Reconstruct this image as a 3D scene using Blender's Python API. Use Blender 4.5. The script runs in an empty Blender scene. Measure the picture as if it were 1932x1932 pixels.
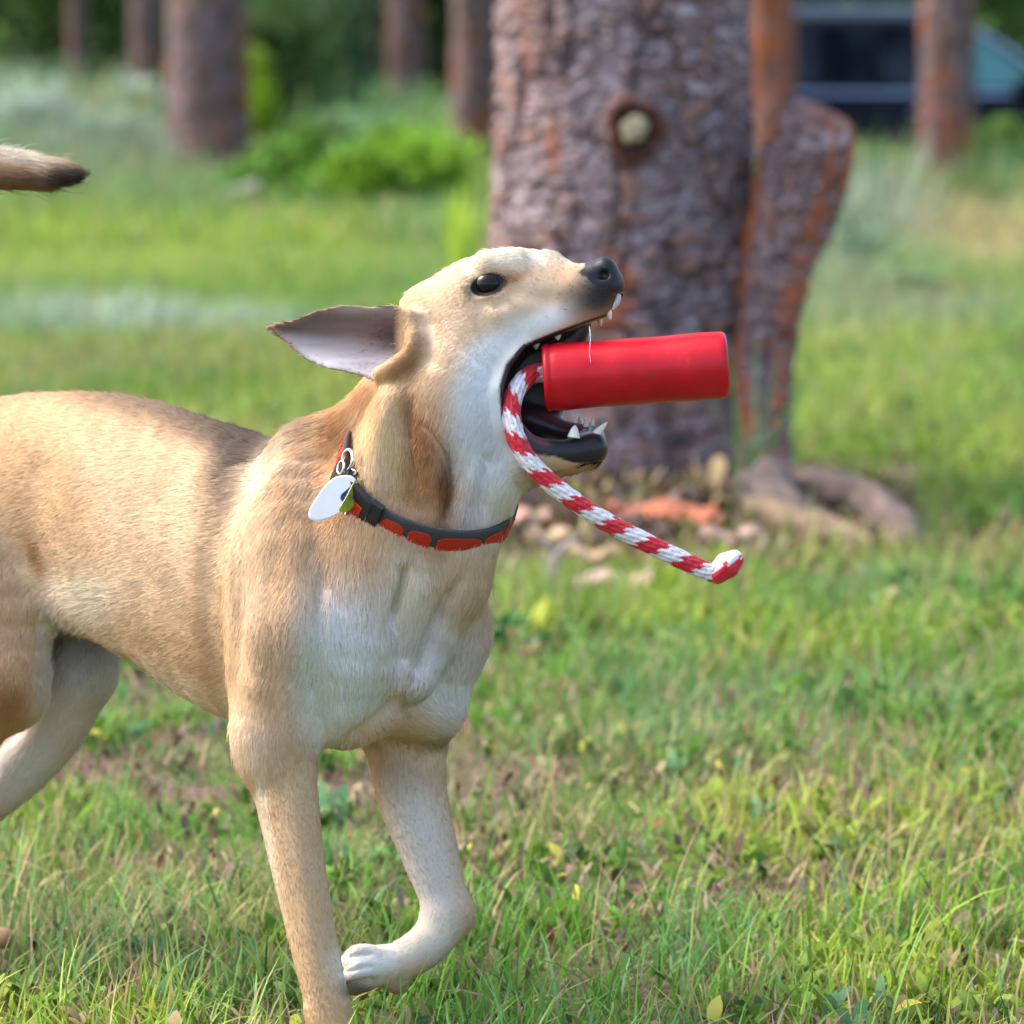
import bpy, math, os
import numpy as np
from mathutils import Vector

# ------------------------------------------------------------------ camera, world, sun, exposure
SC = bpy.context.scene
COL = SC.collection
S = 1950.0            # picture units (1/1932 of the frame) per metre at the dog
F = 6825.0            # focal length in the same units (dog 3.5 m away)
CAM = np.array([0.0, 0.0, 0.95])
TILT = math.radians(7.03)
FWD = np.array([0.0, math.cos(TILT), -math.sin(TILT)])
UPV = np.array([0.0, math.sin(TILT), math.cos(TILT)])

cam_d = bpy.data.cameras.new('camera')
cam = bpy.data.objects.new('camera', cam_d)
COL.objects.link(cam)
cam.location = CAM
cam.rotation_euler = (math.radians(90) - TILT, 0, 0)
cam_d.sensor_width = 36
cam_d.lens = F / 1932 * 36
cam_d.clip_end = 1000
cam_d.dof.use_dof = True
cam_d.dof.focus_distance = 3.46
cam_d.dof.aperture_fstop = cam_d.lens / 24.0
SC.camera = cam

SUN_EL, SUN_AZ = math.radians(50), math.radians(-78)     # azimuth from +Y (away from the camera), negative = left
world = bpy.data.worlds.new('World')
SC.world = world
world.use_nodes = True
wn = world.node_tree
bg = wn.nodes['Background']
sky = wn.nodes.new('ShaderNodeTexSky')
sky.sky_type = 'NISHITA'
sky.sun_disc = False
sky.sun_elevation = SUN_EL
sky.sun_rotation = SUN_AZ
sky.air_density = 1.0
sky.dust_density = 4.0
wn.links.new(sky.outputs[0], bg.inputs[0])
bg.inputs[1].default_value = 0.15
sun_d = bpy.data.lights.new('sun', 'SUN')
sun_d.energy = 1.05
sun_d.angle = math.radians(30)
sun_d.color = (1.0, 0.93, 0.84)
sun = bpy.data.objects.new('sun', sun_d)
COL.objects.link(sun)
sdir = Vector((math.sin(SUN_AZ) * math.cos(SUN_EL), math.cos(SUN_AZ) * math.cos(SUN_EL), math.sin(SUN_EL)))
sun.rotation_euler = (-sdir).to_track_quat('-Z', 'Y').to_euler()
SC.view_settings.view_transform = 'Standard'
SC.view_settings.look = 'None'
SC.view_settings.gamma = 1
SC.view_settings.use_curve_mapping = False
SC.view_settings.exposure = 1.8
SC.cycles.max_bounces = 8
SC.cycles.diffuse_bounces = 4
SC.cycles.transparent_max_bounces = 8
SC.cycles_curves.shape = 'RIBBONS'
SC.cycles_curves.subdivisions = 2

# ------------------------------------------------------------------ helpers
rng = np.random.default_rng(7)

def Q(u, v, w):
    """picture position (u, v) at depth offset w -> camera-aligned units"""
    s = 1 + w / F
    return np.array([(u - 966) * s, (v - 966) * s, w], float)

def to_world(p):
    p = np.asarray(p, float)
    return CAM + np.outer(p[..., 0].ravel(), (1 / S, 0, 0)) - np.outer(p[..., 1].ravel() / S, UPV) + np.outer((F + p[..., 2].ravel()) / S, FWD)

def dir_world(n):
    n = np.asarray(n, float)
    return np.outer(n[:, 0], (1, 0, 0)) - np.outer(n[:, 1], UPV) + np.outer(n[:, 2], FWD)

def ground_pt(u, D):
    """ground point under picture column u at distance D"""
    return np.array([(u - 966) / F * D, D, 0.0])

def D_of(v):
    """distance of the flat ground seen at picture row v"""
    return 0.95 / math.tan(TILT + math.atan((v - 966) / F))

def mesh_obj(name, verts, faces, mat=None, parent=None, smooth=True, cols=None, quads=None):
    """faces: list of lists, or an (n,k) int array"""
    me = bpy.data.meshes.new(name)
    verts = np.asarray(verts, np.float32)
    if isinstance(faces, np.ndarray):
        n, k = faces.shape
        me.vertices.add(len(verts)); me.vertices.foreach_set('co', verts.ravel())
        me.loops.add(n * k); me.loops.foreach_set('vertex_index', faces.astype(np.int32).ravel())
        me.polygons.add(n)
        me.polygons.foreach_set('loop_start', np.arange(0, n * k, k, dtype=np.int32))
        me.update(calc_edges=True)
    else:
        me.from_pydata([tuple(map(float, v)) for v in verts], [], [tuple(map(int, f)) for f in faces])
        me.update()
    if smooth:
        me.polygons.foreach_set('use_smooth', np.ones(len(me.polygons), bool))
    if cols is not None:
        a = me.attributes.new('tint', 'FLOAT_COLOR', 'POINT')
        c = np.ones((len(verts), 4), np.float32); c[:, :3] = cols
        a.data.foreach_set('color', c.ravel())
    if mat: me.materials.append(mat)
    o = bpy.data.objects.new(name, me)
    COL.objects.link(o)
    if parent is not None:
        o.parent = parent
    return o

def thing(name, label, cat, loc=(0, 0, 0), group=None, rotz=0.0):
    o = bpy.data.objects.new(name, None)
    COL.objects.link(o)
    o.location = loc; o.rotation_euler = (0, 0, rotz)
    o.empty_display_size = 0.1
    o['label'] = label; o['category'] = cat
    if group: o['group'] = group
    return o

def tag(o, label=None, cat=None, group=None, kind=None):
    if label: o['label'] = label
    if cat: o['category'] = cat
    if group: o['group'] = group
    if kind: o['kind'] = kind
    return o

def copy_tree(o, parent=None):
    c = o.copy(); COL.objects.link(c); c.parent = parent
    for ch in list(o.children):
        copy_tree(ch, c)
    return c

class NT:
    """tiny node-tree helper"""
    def __init__(s, name):
        s.m = bpy.data.materials.new(name); s.m.use_nodes = True
        s.t = s.m.node_tree
        for n in list(s.t.nodes):
            if n.type != 'OUTPUT_MATERIAL': s.t.nodes.remove(n)
        s.out = [n for n in s.t.nodes if n.type == 'OUTPUT_MATERIAL'][0]
    def n(s, typ, **kw):
        n = s.t.nodes.new(typ)
        for k, v in kw.items():
            if k.startswith('i_'):
                key = k[2:]
                key = int(key) if key.isdigit() else key.replace('_', ' ')
                if hasattr(v, 'links') or hasattr(v, 'is_output'): s.t.links.new(v, n.inputs[key])
                else: n.inputs[key].default_value = v
            else: setattr(n, k, v)
        return n
    def l(s, a, b): s.t.links.new(a, b)
    def noise(s, scale, detail=4, rough=0.6, vec=None, dist=0.0):
        n = s.n('ShaderNodeTexNoise'); n.inputs['Scale'].default_value = scale
        n.inputs['Detail'].default_value = detail; n.inputs['Roughness'].default_value = rough
        n.inputs['Distortion'].default_value = dist
        if vec is not None: s.l(vec, n.inputs['Vector'])
        return n.outputs['Fac']
    def ramp(s, fac, stops):
        r = s.n('ShaderNodeValToRGB'); s.l(fac, r.inputs[0])
        e = r.color_ramp.elements
        while len(e) < len(stops): e.new(0.5)
        for el, (p, c) in zip(e, stops):
            el.position = p; el.color = tuple(c) + (1,) if len(c) == 3 else c
        return r.outputs[0]
    def mix(s, a, b, fac, mode='MIX'):
        m = s.n('ShaderNodeMix', data_type='RGBA', blend_type=mode)
        for sock, v in ((m.inputs[0], fac), (m.inputs[6], a), (m.inputs[7], b)):
            if hasattr(v, 'is_output'): s.l(v, sock)
            else: sock.default_value = (tuple(v) + (1,)) if isinstance(v, tuple) and len(v) == 3 else v
        return m.outputs[2]
    def attr(s, name='tint'):
        return s.n('ShaderNodeAttribute', attribute_name=name)
    def pos(s, kind='Object'):
        return s.n('ShaderNodeTexCoord').outputs[kind]
    def bump(s, h, strength=0.3, dist=0.01):
        b = s.n('ShaderNodeBump'); s.l(h, b.inputs['Height'])
        b.inputs['Strength'].default_value = strength; b.inputs['Distance'].default_value = dist
        return b.outputs[0]
    def bsdf(s, color=None, rough=0.7, spec=0.3, metal=0.0, normal=None, **kw):
        p = s.n('ShaderNodeBsdfPrincipled')
        if hasattr(color, 'is_output'): s.l(color, p.inputs['Base Color'])
        elif color is not None: p.inputs['Base Color'].default_value = tuple(color) + (1,)
        if hasattr(rough, 'is_output'): s.l(rough, p.inputs['Roughness'])
        else: p.inputs['Roughness'].default_value = rough
        p.inputs['Specular IOR Level'].default_value = spec
        p.inputs['Metallic'].default_value = metal
        if normal is not None: s.l(normal, p.inputs['Normal'])
        for k, v in kw.items(): p.inputs[k.replace('_', ' ')].default_value = v
        s.l(p.outputs[0], s.out.inputs[0])
        return p

def simple_mat(name, color, rough=0.6, spec=0.4, metal=0.0, nscale=60, var=0.25, bump=0.0, **kw):
    t = NT(name)
    f = t.noise(nscale, 4, 0.6, t.pos())
    c0 = tuple(x * (1 - var) for x in color); c1 = tuple(min(1, x * (1 + var)) for x in color)
    c = t.ramp(f, [(0.3, c0), (0.7, c1)])
    t.bsdf(c, rough, spec, metal, t.bump(f, bump, 0.002) if bump else None, **kw)
    return t.m

def leaf_mat(name, gloss=0.35, trans=0.35):
    """colour from the 'tint' attribute, light shines through"""
    t = NT(name)
    c = t.attr().outputs['Color']
    d = t.n('ShaderNodeBsdfDiffuse'); t.l(c, d.inputs[0])
    tr = t.n('ShaderNodeBsdfTranslucent'); t.l(c, tr.inputs[0])
    m = t.n('ShaderNodeMixShader'); m.inputs[0].default_value = trans
    t.l(d.outputs[0], m.inputs[1]); t.l(tr.outputs[0], m.inputs[2])
    g = t.n('ShaderNodeBsdfGlossy'); g.inputs['Roughness'].default_value = 0.45
    m2 = t.n('ShaderNodeMixShader'); m2.inputs[0].default_value = 0.012
    t.l(m.outputs[0], m2.inputs[1]); t.l(g.outputs[0], m2.inputs[2])
    t.l(m2.outputs[0], t.out.inputs[0])
    return t.m

def lattice_noise(n=64, seed=0):
    r = np.random.default_rng(seed).random((n, n))
    def f(x, y):
        x = np.asarray(x, float); y = np.asarray(y, float)
        xi = np.floor(x).astype(int); yi = np.floor(y).astype(int)
        fx = x - xi; fy = y - yi
        fx = fx * fx * (3 - 2 * fx); fy = fy * fy * (3 - 2 * fy)
        a = r[xi % n, yi % n]; b = r[(xi + 1) % n, yi % n]; c = r[xi % n, (yi + 1) % n]; d = r[(xi + 1) % n, (yi + 1) % n]
        return (a * (1 - fx) + b * fx) * (1 - fy) + (c * (1 - fx) + d * fx) * fy
    return f
N1, N2, N3 = lattice_noise(seed=1), lattice_noise(seed=2), lattice_noise(seed=3)
def fbm(f, x, y, o=4):
    s = 0; a = 0.5; t = 0
    for i in range(o):
        s = s + a * f(x * 2 ** i + 13.7 * i, y * 2 ** i + 7.1 * i); t += a; a *= 0.55
    return s / t

# ---- swept tubes
def frames(path):
    path = np.asarray(path, float); n = len(path)
    T = np.gradient(path, axis=0); T /= np.linalg.norm(T, axis=1, keepdims=True)
    u_ = np.cross(T[0], (0.3, 0.2, 1.0)); u_ /= np.linalg.norm(u_)
    U = [u_]
    for i in range(1, n):
        a = U[-1] - T[i] * (U[-1] @ T[i]); U.append(a / np.linalg.norm(a))
    U = np.array(U); return T, U, np.cross(T, U)
def spline(pts, n):
    pts = np.asarray(pts, float)
    P_ = np.vstack([2 * pts[0] - pts[1], pts, 2 * pts[-1] - pts[-2]])
    seg = len(pts) - 1; out = []
    for x in np.linspace(0, seg - 1e-6, n):
        i = int(x); f = x - i; a, b, c, d = P_[i:i + 4]
        out.append(0.5 * ((2 * b) + (-a + c) * f + (2 * a - 5 * b + 4 * c - d) * f * f + (-a + 3 * b - 3 * c + d) * f ** 3))
    out = np.array(out)
    s = np.r_[0, np.cumsum(np.linalg.norm(np.diff(out, axis=0), axis=1))]
    q = np.linspace(0, s[-1], n)
    return np.stack([np.interp(q, s, out[:, k]) for k in range(out.shape[1])], 1), q
def tube(path, rad, m=12, cap=True, flat=None):
    path = np.asarray(path, float); n = len(path)
    rad = np.broadcast_to(rad, (n,)).astype(float)
    T, U, Wv = frames(path)
    ph = np.arange(m) * 2 * math.pi / m
    V = path[:, None] + rad[:, None, None] * (np.cos(ph)[None, :, None] * U[:, None] + np.sin(ph)[None, :, None] * Wv[:, None])
    V = V.reshape(-1, 3)
    i = np.arange(n - 1)[:, None] * m; j = np.arange(m)[None]; j2 = (j + 1) % m
    Fc = np.stack([i + j, i + j2, i + m + j2, i + m + j], -1).reshape(-1, 4)
    if cap:
        k = len(V); V = np.vstack([V, path[0], path[-1]])
        a = np.arange(m); b = (a + 1) % m
        Fc = np.vstack([Fc, np.stack([np.full(m, k), b, a, np.full(m, k)], 1)[:, [0, 1, 2, 2]], np.stack([np.full(m, k + 1), (n - 1) * m + a, (n - 1) * m + b], 1)[:, [0, 1, 2, 2]]])
        Fl = [tuple(dict.fromkeys(map(int, f))) for f in Fc]
        return V, Fl
    return V, Fc

# ------------------------------------------------------------------ ground
def sstep(a, b, x): t_ = np.clip((x - a) / (b - a), 0, 1); return t_ * t_ * (3 - 2 * t_)
PINE_D = 7.85
PINE = np.array([(1172 - 966) / F * PINE_D, PINE_D])
def gz(x, y):
    x = np.asarray(x, float); y = np.asarray(y, float)
    z = 0.05 * (fbm(N1, x * 0.5 + 30, y * 0.5 + 30, 3) - 0.5) * sstep(4.2, 8, y)
    z = z + 0.012 * (fbm(N2, x * 4 + 30, y * 4 + 30, 2) - 0.5) * sstep(3.9, 4.6, y)
    z = z + 0.06 * np.exp(-(((x - PINE[0] - 0.02) / 0.55) ** 2 + ((y - PINE[1] + 0.15) / 0.75) ** 2) ** 1.3)
    z = z - 0.42 * sstep(25.5, 27.6, y) * sstep(0.3, 1.4, x) * (1 - sstep(31.5, 36, y))
    z = z + 0.13 * np.maximum(y - 74, 0)
    return z
def pw(u, v, D):
    """world point seen at picture position (u, v) from the photograph's standpoint at distance D along its axis"""
    return to_world(np.array([[(u - 966) / F * D * S, (v - 966) / F * D * S, D * S - F]]))[0]

def hit(u, v, lift=0.0):
    """where the line of sight through (u, v) meets the ground (or a height above it)"""
    D_ = np.arange(3.0, 60, 0.02); P_ = to_world(np.stack([(u - 966) / F * D_ * S, (v - 966) / F * D_ * S, D_ * S - F], 1))
    k_ = np.argmax(P_[:, 2] < gz(P_[:, 0], P_[:, 1]) + lift)
    return P_[k_]
gy = np.concatenate([np.arange(-4, 3, 0.5), np.arange(3, 12, 0.07), np.arange(12, 40, 0.5), np.arange(40, 150, 4)])
gx0 = np.concatenate([-np.geomspace(2.2, 90, 34)[::-1], np.arange(-2.1, 2.15, 0.07), np.geomspace(2.2, 90, 34)])
GX, GY = np.meshgrid(gx0, gy)
GZ = gz(GX, GY)
ng, mg = GX.shape
i = np.arange(ng - 1)[:, None] * mg; j = np.arange(mg - 1)[None]
Fg = np.stack([i + j, i + j + 1, i + mg + j + 1, i + mg + j], -1).reshape(-1, 4)
t = NT('forest_floor')
po = t.pos()
f1 = t.noise(3.0, 5, 0.6, po); f2 = t.noise(55, 5, 0.7, po); f3 = t.noise(0.45, 4, 0.6, po)
lit = t.ramp(f2, [(0.25, (0.035, 0.022, 0.016)), (0.45, (0.10, 0.065, 0.048)), (0.6, (0.20, 0.14, 0.10)), (0.75, (0.30, 0.24, 0.17))])
grn = t.ramp(f2, [(0.3, (0.035, 0.075, 0.015)), (0.7, (0.12, 0.20, 0.035))])
mk = t.ramp(f1, [(0.44, (0, 0, 0)), (0.60, (1, 1, 1))])
c = t.mix(lit, grn, mk)
far = t.n('ShaderNodeSeparateXYZ'); t.l(po, far.inputs[0])
fr = t.n('ShaderNodeMapRange'); t.l(far.outputs[1], fr.inputs[0]); fr.inputs[1].default_value = 7.5; fr.inputs[2].default_value = 13
c = t.mix(c, t.mix(grn, (0.15, 0.21, 0.06), f3), fr.outputs[0])
t.bsdf(c, 0.95, 0.1, normal=t.bump(f2, 0.8, 0.012))
ground = mesh_obj('ground', np.stack([GX.ravel(), GY.ravel(), GZ.ravel()], 1), Fg, t.m)
ground['kind'] = 'structure'

# ------------------------------------------------------------------ blades, leaves
def blades(base, h, w, az, lean, seg, c0, c1, profile=(1.0, 0.85, 0.6, 0.08), curl=1.0, roll=None):
    """n curved strips; profile = width at each level (len seg+1)"""
    n = len(base); r = np.random.default_rng(n + 3)
    lv = np.linspace(0, 1, seg + 1)
    prof = np.interp(lv, np.linspace(0, 1, len(profile)), profile)
    dirx, diry = np.cos(az), np.sin(az)
    sx, sy = -diry, dirx
    tw = r.normal(0, 0.5, n) if roll is None else roll
    V = np.zeros((n, seg + 1, 2, 3)); C = np.zeros((n, seg + 1, 2, 3))
    px = np.zeros(n); pz = np.zeros(n); ang = lean * 0.25
    for k_, t_ in enumerate(lv):
        if k_:
            ang = lean * (0.25 + curl * t_)
            px = px + np.sin(ang) * h / seg; pz = pz + np.cos(ang) * h / seg
        hw = w * prof[k_] * 0.5
        for s_, q in ((0, -1), (1, 1)):
            ox = sx * np.cos(tw) + dirx * np.sin(tw) * np.cos(ang); oy = sy * np.cos(tw) + diry * np.sin(tw) * np.cos(ang); oz = -np.sin(tw) * np.sin(ang)
            V[:, k_, s_, 0] = base[:, 0] + dirx * px + q * hw * ox
            V[:, k_, s_, 1] = base[:, 1] + diry * px + q * hw * oy
            V[:, k_, s_, 2] = base[:, 2] + pz + q * hw * oz
            C[:, k_, s_] = c0 + (c1 - c0) * t_
    b = (np.arange(n) * (seg + 1) * 2)[:, None]
    k_ = np.arange(seg)[None] * 2
    Fc = np.stack([b + k_, b + k_ + 1, b + k_ + 3, b + k_ + 2], -1).reshape(-1, 4)
    return V.reshape(-1, 3), Fc, C.reshape(-1, 3)
def join(parts):
    V, Fc, C = [], [], []; o = 0
    for v_, f_, c_ in parts:
        V.append(v_); Fc.append(f_ + o); C.append(c_); o += len(v_)
    return np.concatenate(V), np.concatenate(Fc), np.concatenate(C)
M_LEAF = leaf_mat('leaf_green')
M_DRY = leaf_mat('dry_plant', trans=0.15)
G_YEL = np.array((0.26, 0.35, 0.045)); G_MID = np.array((0.12, 0.25, 0.035)); G_BLU = np.array((0.13, 0.265, 0.12)); G_DRK = np.array((0.035, 0.10, 0.02))
STRAW = np.array((0.42, 0.33, 0.17)); PINK = np.array((0.36, 0.24, 0.19)); SAGE = np.array((0.33, 0.42, 0.36)); OLIVE = np.array((0.30, 0.33, 0.12))
def vgrow(x, y):
    D = y * math.cos(TILT) + 0.95 * math.sin(TILT)
    return x / D * F + 966, 124 + 0.95 * 6825 / np.maximum(y, 1) * 1.0
# meadow patches in the place, given by the direction and distance at which they stand: centre (u, v), radii, colour, weight, height factor
PATCH = [(200, 470, 330, 75, G_YEL * 1.15, 0.85, 0.7), (640, 470, 260, 50, G_YEL * 1.05, 0.8, 0.7), (250, 612, 340, 26, SAGE * 1.15, 0.95, 1.9), (480, 700, 200, 25, STRAW * 0.8, 0.5, 1.0),
         (150, 690, 220, 25, STRAW * 0.9, 0.5, 1), (300, 560, 400, 30, G_MID, 0.4, 1), (620, 750, 160, 40, G_YEL, 0.9, 1.0), (170, 330, 300, 62, SAGE * 0.55, 0.85, 3.6), (60, 215, 200, 45, SAGE * 0.8, 0.9, 3.2), (330, 400, 200, 25, G_BLU, 0.6, 1.8),
         (700, 270, 160, 60, G_BLU * 1.1, 0.8, 2), (800, 440, 100, 60, G_BLU, 0.5, 1.2), (1840, 460, 200, 46, STRAW * 1.3, 0.97, 0.9), (1580, 520, 90, 60, SAGE * 0.6, 0.8, 3.2), (1700, 600, 220, 36, SAGE * 0.85, 0.8, 2.2), (1650, 350, 110, 60, G_BLU * 0.85, 0.8, 3.6), (1880, 360, 120, 60, G_BLU, 0.8, 3.6),
         (1640, 440, 130, 50, SAGE * 0.75, 0.8, 3.0), (1720, 510, 120, 34, G_BLU * 1.1, 0.7, 2.2), (1800, 560, 140, 30, STRAW * 0.7, 0.5, 1.0), (1650, 620, 160, 50, OLIVE, 0.6, 0.9),
         (1700, 740, 220, 60, G_YEL * 1.1, 0.8, 0.9), (1850, 880, 160, 50, G_YEL, 0.8, 1.1), (1560, 860, 120, 40, G_YEL, 0.6, 1), (1250, 1130, 260, 50, G_YEL, 0.8, 1.2), (1700, 1150, 200, 60, G_BLU * 0.9, 0.5, 1.1),
         (1100, 1190, 60, 40, G_DRK, 0.6, 1.2)]
def palette(x, y, r, near=True):
    n = len(x)
    a = fbm(N1, x * 2.2 + 20, y * 2.2 + 20, 3); b = fbm(N2, x * 5 + 20, y * 5 + 20, 3)
    c = G_MID[None] + np.zeros((n, 3))
    k_ = sstep(0.42, 0.62, a)[:, None]; c = c * (1 - k_) + G_YEL * k_
    k_ = (sstep(0.50, 0.66, b) * 0.8)[:, None]; c = c * (1 - 0.6 * k_) + G_BLU * 0.6 * k_
    hf = np.ones(n)
    dry = (sstep(0.52, 0.66, fbm(N3, x * 1.3 + 60, y * 1.3 + 60, 3)) * 0.5)[:, None] * (r.random((n, 1)) < 0.6); c = c * (1 - dry) + STRAW * 0.85 * dry
    u_, v_ = vgrow(x, y)
    for cu, cv, ru, rv, col_, st, hh in PATCH:
        q = np.exp(-(((u_ - cu) / ru) ** 2 + ((v_ - cv) / rv) ** 2) ** 1.5) * st
        c = c * (1 - q[:, None]) + col_ * q[:, None]; hf = hf * (1 - q) + hh * q
    c = c * (0.65 + 0.7 * r.random((n, 1)))
    k_ = r.random(n)
    c[k_ < 0.06] = G_BLU * 1.1; c[(k_ > 0.10) & (k_ < 0.15)] = G_DRK; c[k_ > 0.90] = STRAW * 0.9
    return c, hf
def in_tree(x, y, r_=0.36):
    return (x - PINE[0]) ** 2 + (y - PINE[1]) ** 2 < r_ ** 2
def scatter(n, y0, y1, r, power=1.0, margin=1.35, dens=None):
    y = (y0 ** (1 - power) + (y1 ** (1 - power) - y0 ** (1 - power)) * r.random(n)) ** (1 / (1 - power)) if power != 1 else y0 * (y1 / y0) ** r.random(n)
    x = (r.random(n) * 2 - 1) * 0.1415 * y * margin
    return x, y
def bare_ground(x, y):
    """1 where bare litter shows"""
    a = fbm(N3, x * 3.2 + 40, y * 3.2 + 40, 3)
    m = sstep(0.56, 0.70, a)
    m = np.maximum(m, np.exp(-(((x - PINE[0] - 0.0) / 0.47) ** 2 + ((y - PINE[1] + 0.5) / 0.85) ** 2) ** 2) * 1.0)
    uu, vv = vgrow(x, y)
    m = np.maximum(m, ((uu > 1380) & (uu < 1735) & (vv > 880) & (vv < 1062)) * 0.93)
    return m
def spot(u, v, ru, rv, x, y):
    uu, vv = vgrow(x, y); return np.exp(-(((uu - u) / ru) ** 2 + ((vv - v) / rv) ** 2) ** 2)

r = np.random.default_rng(21)
# near grass: fine blades
x, y = scatter(125000, 2.7, 9.5, r, 0.3)
bg_ = bare_ground(x, y) + spot(1750, 1310, 70, 40, x, y)
k = (r.random(len(x)) > bg_ * 0.9) & ~in_tree(x, y) & (r.random(len(x)) < 0.3 + 0.7 * sstep(0.40, 0.62, fbm(N2, x * 8, y * 8, 3)))
x, y = x[k], y[k]
c, hf = palette(x, y, r); c = c * (1.12 - 0.10 * sstep(4.0, 5.2, y))[:, None]
k_ = r.random(len(x)) < 0.10 * (1 - sstep(4.2, 5.5, y)); c[k_] = STRAW * 0.7
h = (0.022 + 0.062 * r.random(len(x)) ** 2.4) * hf * (1 + 0.5 * sstep(4.6, 6.5, y)) * (0.6 + 0.8 * fbm(N1, x * 1.7, y * 1.7, 2))
P1 = blades(np.stack([x, y, gz(x, y)], 1), h, 0.0020 + 0.0028 * r.random(len(x)), r.random(len(x)) * 6.28, 0.25 + 0.8 * r.random(len(x)), 3, c * 0.95, c * 1.35)
g = mesh_obj('meadow_grass', P1[0], P1[1], M_LEAF, cols=P1[2])
tag(g, 'short green grass covering the ground round the dog', 'grass', kind='stuff')
# near broad-leaved herbs
x, y = scatter(5200, 2.8, 10, r, 0.3)
k = (r.random(len(x)) > bare_ground(x, y) * 0.8) & ~in_tree(x, y) & (fbm(N3, x * 2.5 + 9, y * 2.5, 3) > 0.42)
x, y = x[k], y[k]; m = 6
c, hf = palette(x, y, r)
X = np.repeat(x, m) + r.normal(0, 0.006, len(x) * m); Y = np.repeat(y, m) + r.normal(0, 0.006, len(x) * m)
c = np.repeat(c, m, 0) * 0.85 * (0.8 + 0.4 * r.random((len(X), 1))); c[r.random(len(X)) < 0.03] = (0.62, 0.55, 0.10)
hh = (0.012 + 0.020 * r.random(len(X))) * (1 + 0.4 * sstep(4.6, 6.5, Y))
P2 = blades(np.stack([X, Y, gz(X, Y) + 0.004 + 0.022 * r.random(len(X))], 1), hh, hh * (0.32 + 0.25 * r.random(len(X))), r.random(len(X)) * 6.28, 0.5 + 0.9 * r.random(len(X)), 4, c, c * 1.05,
            profile=(0.15, 0.8, 1.0, 0.75, 0.05))
g = mesh_obj('ground_herbs', P2[0], P2[1], M_LEAF, cols=P2[2])
tag(g, 'small broad-leaved herbs and clover among the grass', 'ground cover', kind='stuff')
# dry stalks and seed heads
x, y = scatter(9000, 2.8, 12, r, 0.3); k = ~in_tree(x, y, 0.3); x, y = x[k], y[k]
c = np.where(r.random((len(x), 1)) < 0.5, STRAW, PINK) * (0.7 + 0.6 * r.random((len(x), 1)))
P3 = blades(np.stack([x, y, gz(x, y) + 0.002], 1), 0.02 + 0.05 * r.random(len(x)), 0.0014 + 0.003 * r.random(len(x)), r.random(len(x)) * 6.28, 0.6 + 1.5 * r.random(len(x)), 3, c, c)
# taller loose wisps
x, y = scatter(4200, 2.9, 9.5, r, 0.2); k = ~in_tree(x, y, 0.4) & (fbm(N1, x * 3 + 3, y * 3, 2) > 0.5) & (bare_ground(x, y) < 0.5); x, y = x[k], y[k]
c, hf = palette(x, y, r)
PW = blades(np.stack([x, y, gz(x, y)], 1), 0.07 + 0.08 * r.random(len(x)), 0.0022 + 0.002 * r.random(len(x)), r.random(len(x)) * 6.28, 0.2 + 1.1 * r.random(len(x)), 4, c * 1.1, c * 1.35)
# litter: curled flakes of bark, needles, dead leaves lying flat
n = 15000
x, y = scatter(n, 2.7, 9.5, r, 0.4)
x[:3000] = PINE[0] + 0.02 + r.normal(0, 0.33, 3000); y[:3000] = PINE[1] - 0.45 + r.normal(0, 0.42, 3000)
k = (r.random(n) < 0.25 + bare_ground(x, y)) & ~in_tree(x, y, 0.27); x, y = x[k], y[k]
pl = np.array([STRAW * 0.9, PINK, PINK * 0.6, (0.30, 0.13, 0.07), (0.36, 0.28, 0.22), (0.10, 0.07, 0.06), (0.20, 0.13, 0.09)])
c = pl[r.integers(0, len(pl), len(x))] * (0.5 + 0.45 * r.random((len(x), 1)))
nearp = np.exp(-((x - PINE[0]) ** 2 + (y - PINE[1] + 0.4) ** 2) / 0.5)
ll = (0.012 + 0.022 * r.random(len(x)) ** 2) * (1 + 1.3 * nearp)
P4 = blades(np.stack([x, y, gz(x, y) + 0.003 + 0.012 * r.random(len(x))], 1), ll, ll * (0.12 + 0.3 * r.random(len(x))), r.random(len(x)) * 6.28, 1.45 + 0.3 * r.normal(size=len(x)), 3, c, c * 0.9,
            profile=(0.6, 0.9, 1.0, 0.5), curl=0.35, roll=r.normal(0, 0.35, len(x)))
g = mesh_obj('tall_grass_wisps', PW[0], PW[1], M_LEAF, cols=PW[2])
tag(g, 'long thin grass blades standing loosely above the short grass', 'grass', kind='stuff')
V, Fc, C = join([P3, P4])
g = mesh_obj('leaf_litter', V, Fc, M_DRY, cols=C)
tag(g, 'dry stalks, dead leaves and bark flakes strewn on the ground', 'litter', kind='stuff')
# mid and far meadow
PM = []
for n, y0, y1, hs, ws in ((52000, 9, 20, 0.075, 0.006), (42000, 19, 40, 0.16, 0.014), (26000, 38, 82, 0.34, 0.035)):
    x, y = scatter(n, y0, y1, r, 0.0 if y0 > 15 else 0.2, margin=1.5)
    k = ~in_tree(x, y) & ~((np.abs(x - 3.55) < 2.7) & (np.abs(y - 29.9) < 1.3))
    x, y = x[k], y[k]
    c, hf = palette(x, y, r, False)
    low = fbm(N2, x * 0.9 + 7, y * 0.9 + 7, 3)
    PM.append(blades(np.stack([x, y, gz(x, y)], 1), hs * hf * (0.4 + 1.1 * r.random(len(x))) * (0.5 + low), ws * (0.6 + 0.8 * r.random(len(x))), r.random(len(x)) * 6.28, 0.2 + 0.8 * r.random(len(x)), 2, c * 0.9, c * 1.02,
                     profile=(0.7, 1.0, 0.2)))
V, Fc, C = join(PM)
g = mesh_obj('far_meadow_grass', V, Fc, M_LEAF, cols=C)
tag(g, 'taller blurred grass and sage of the meadow behind the dog', 'meadow', kind='stuff')

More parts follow.
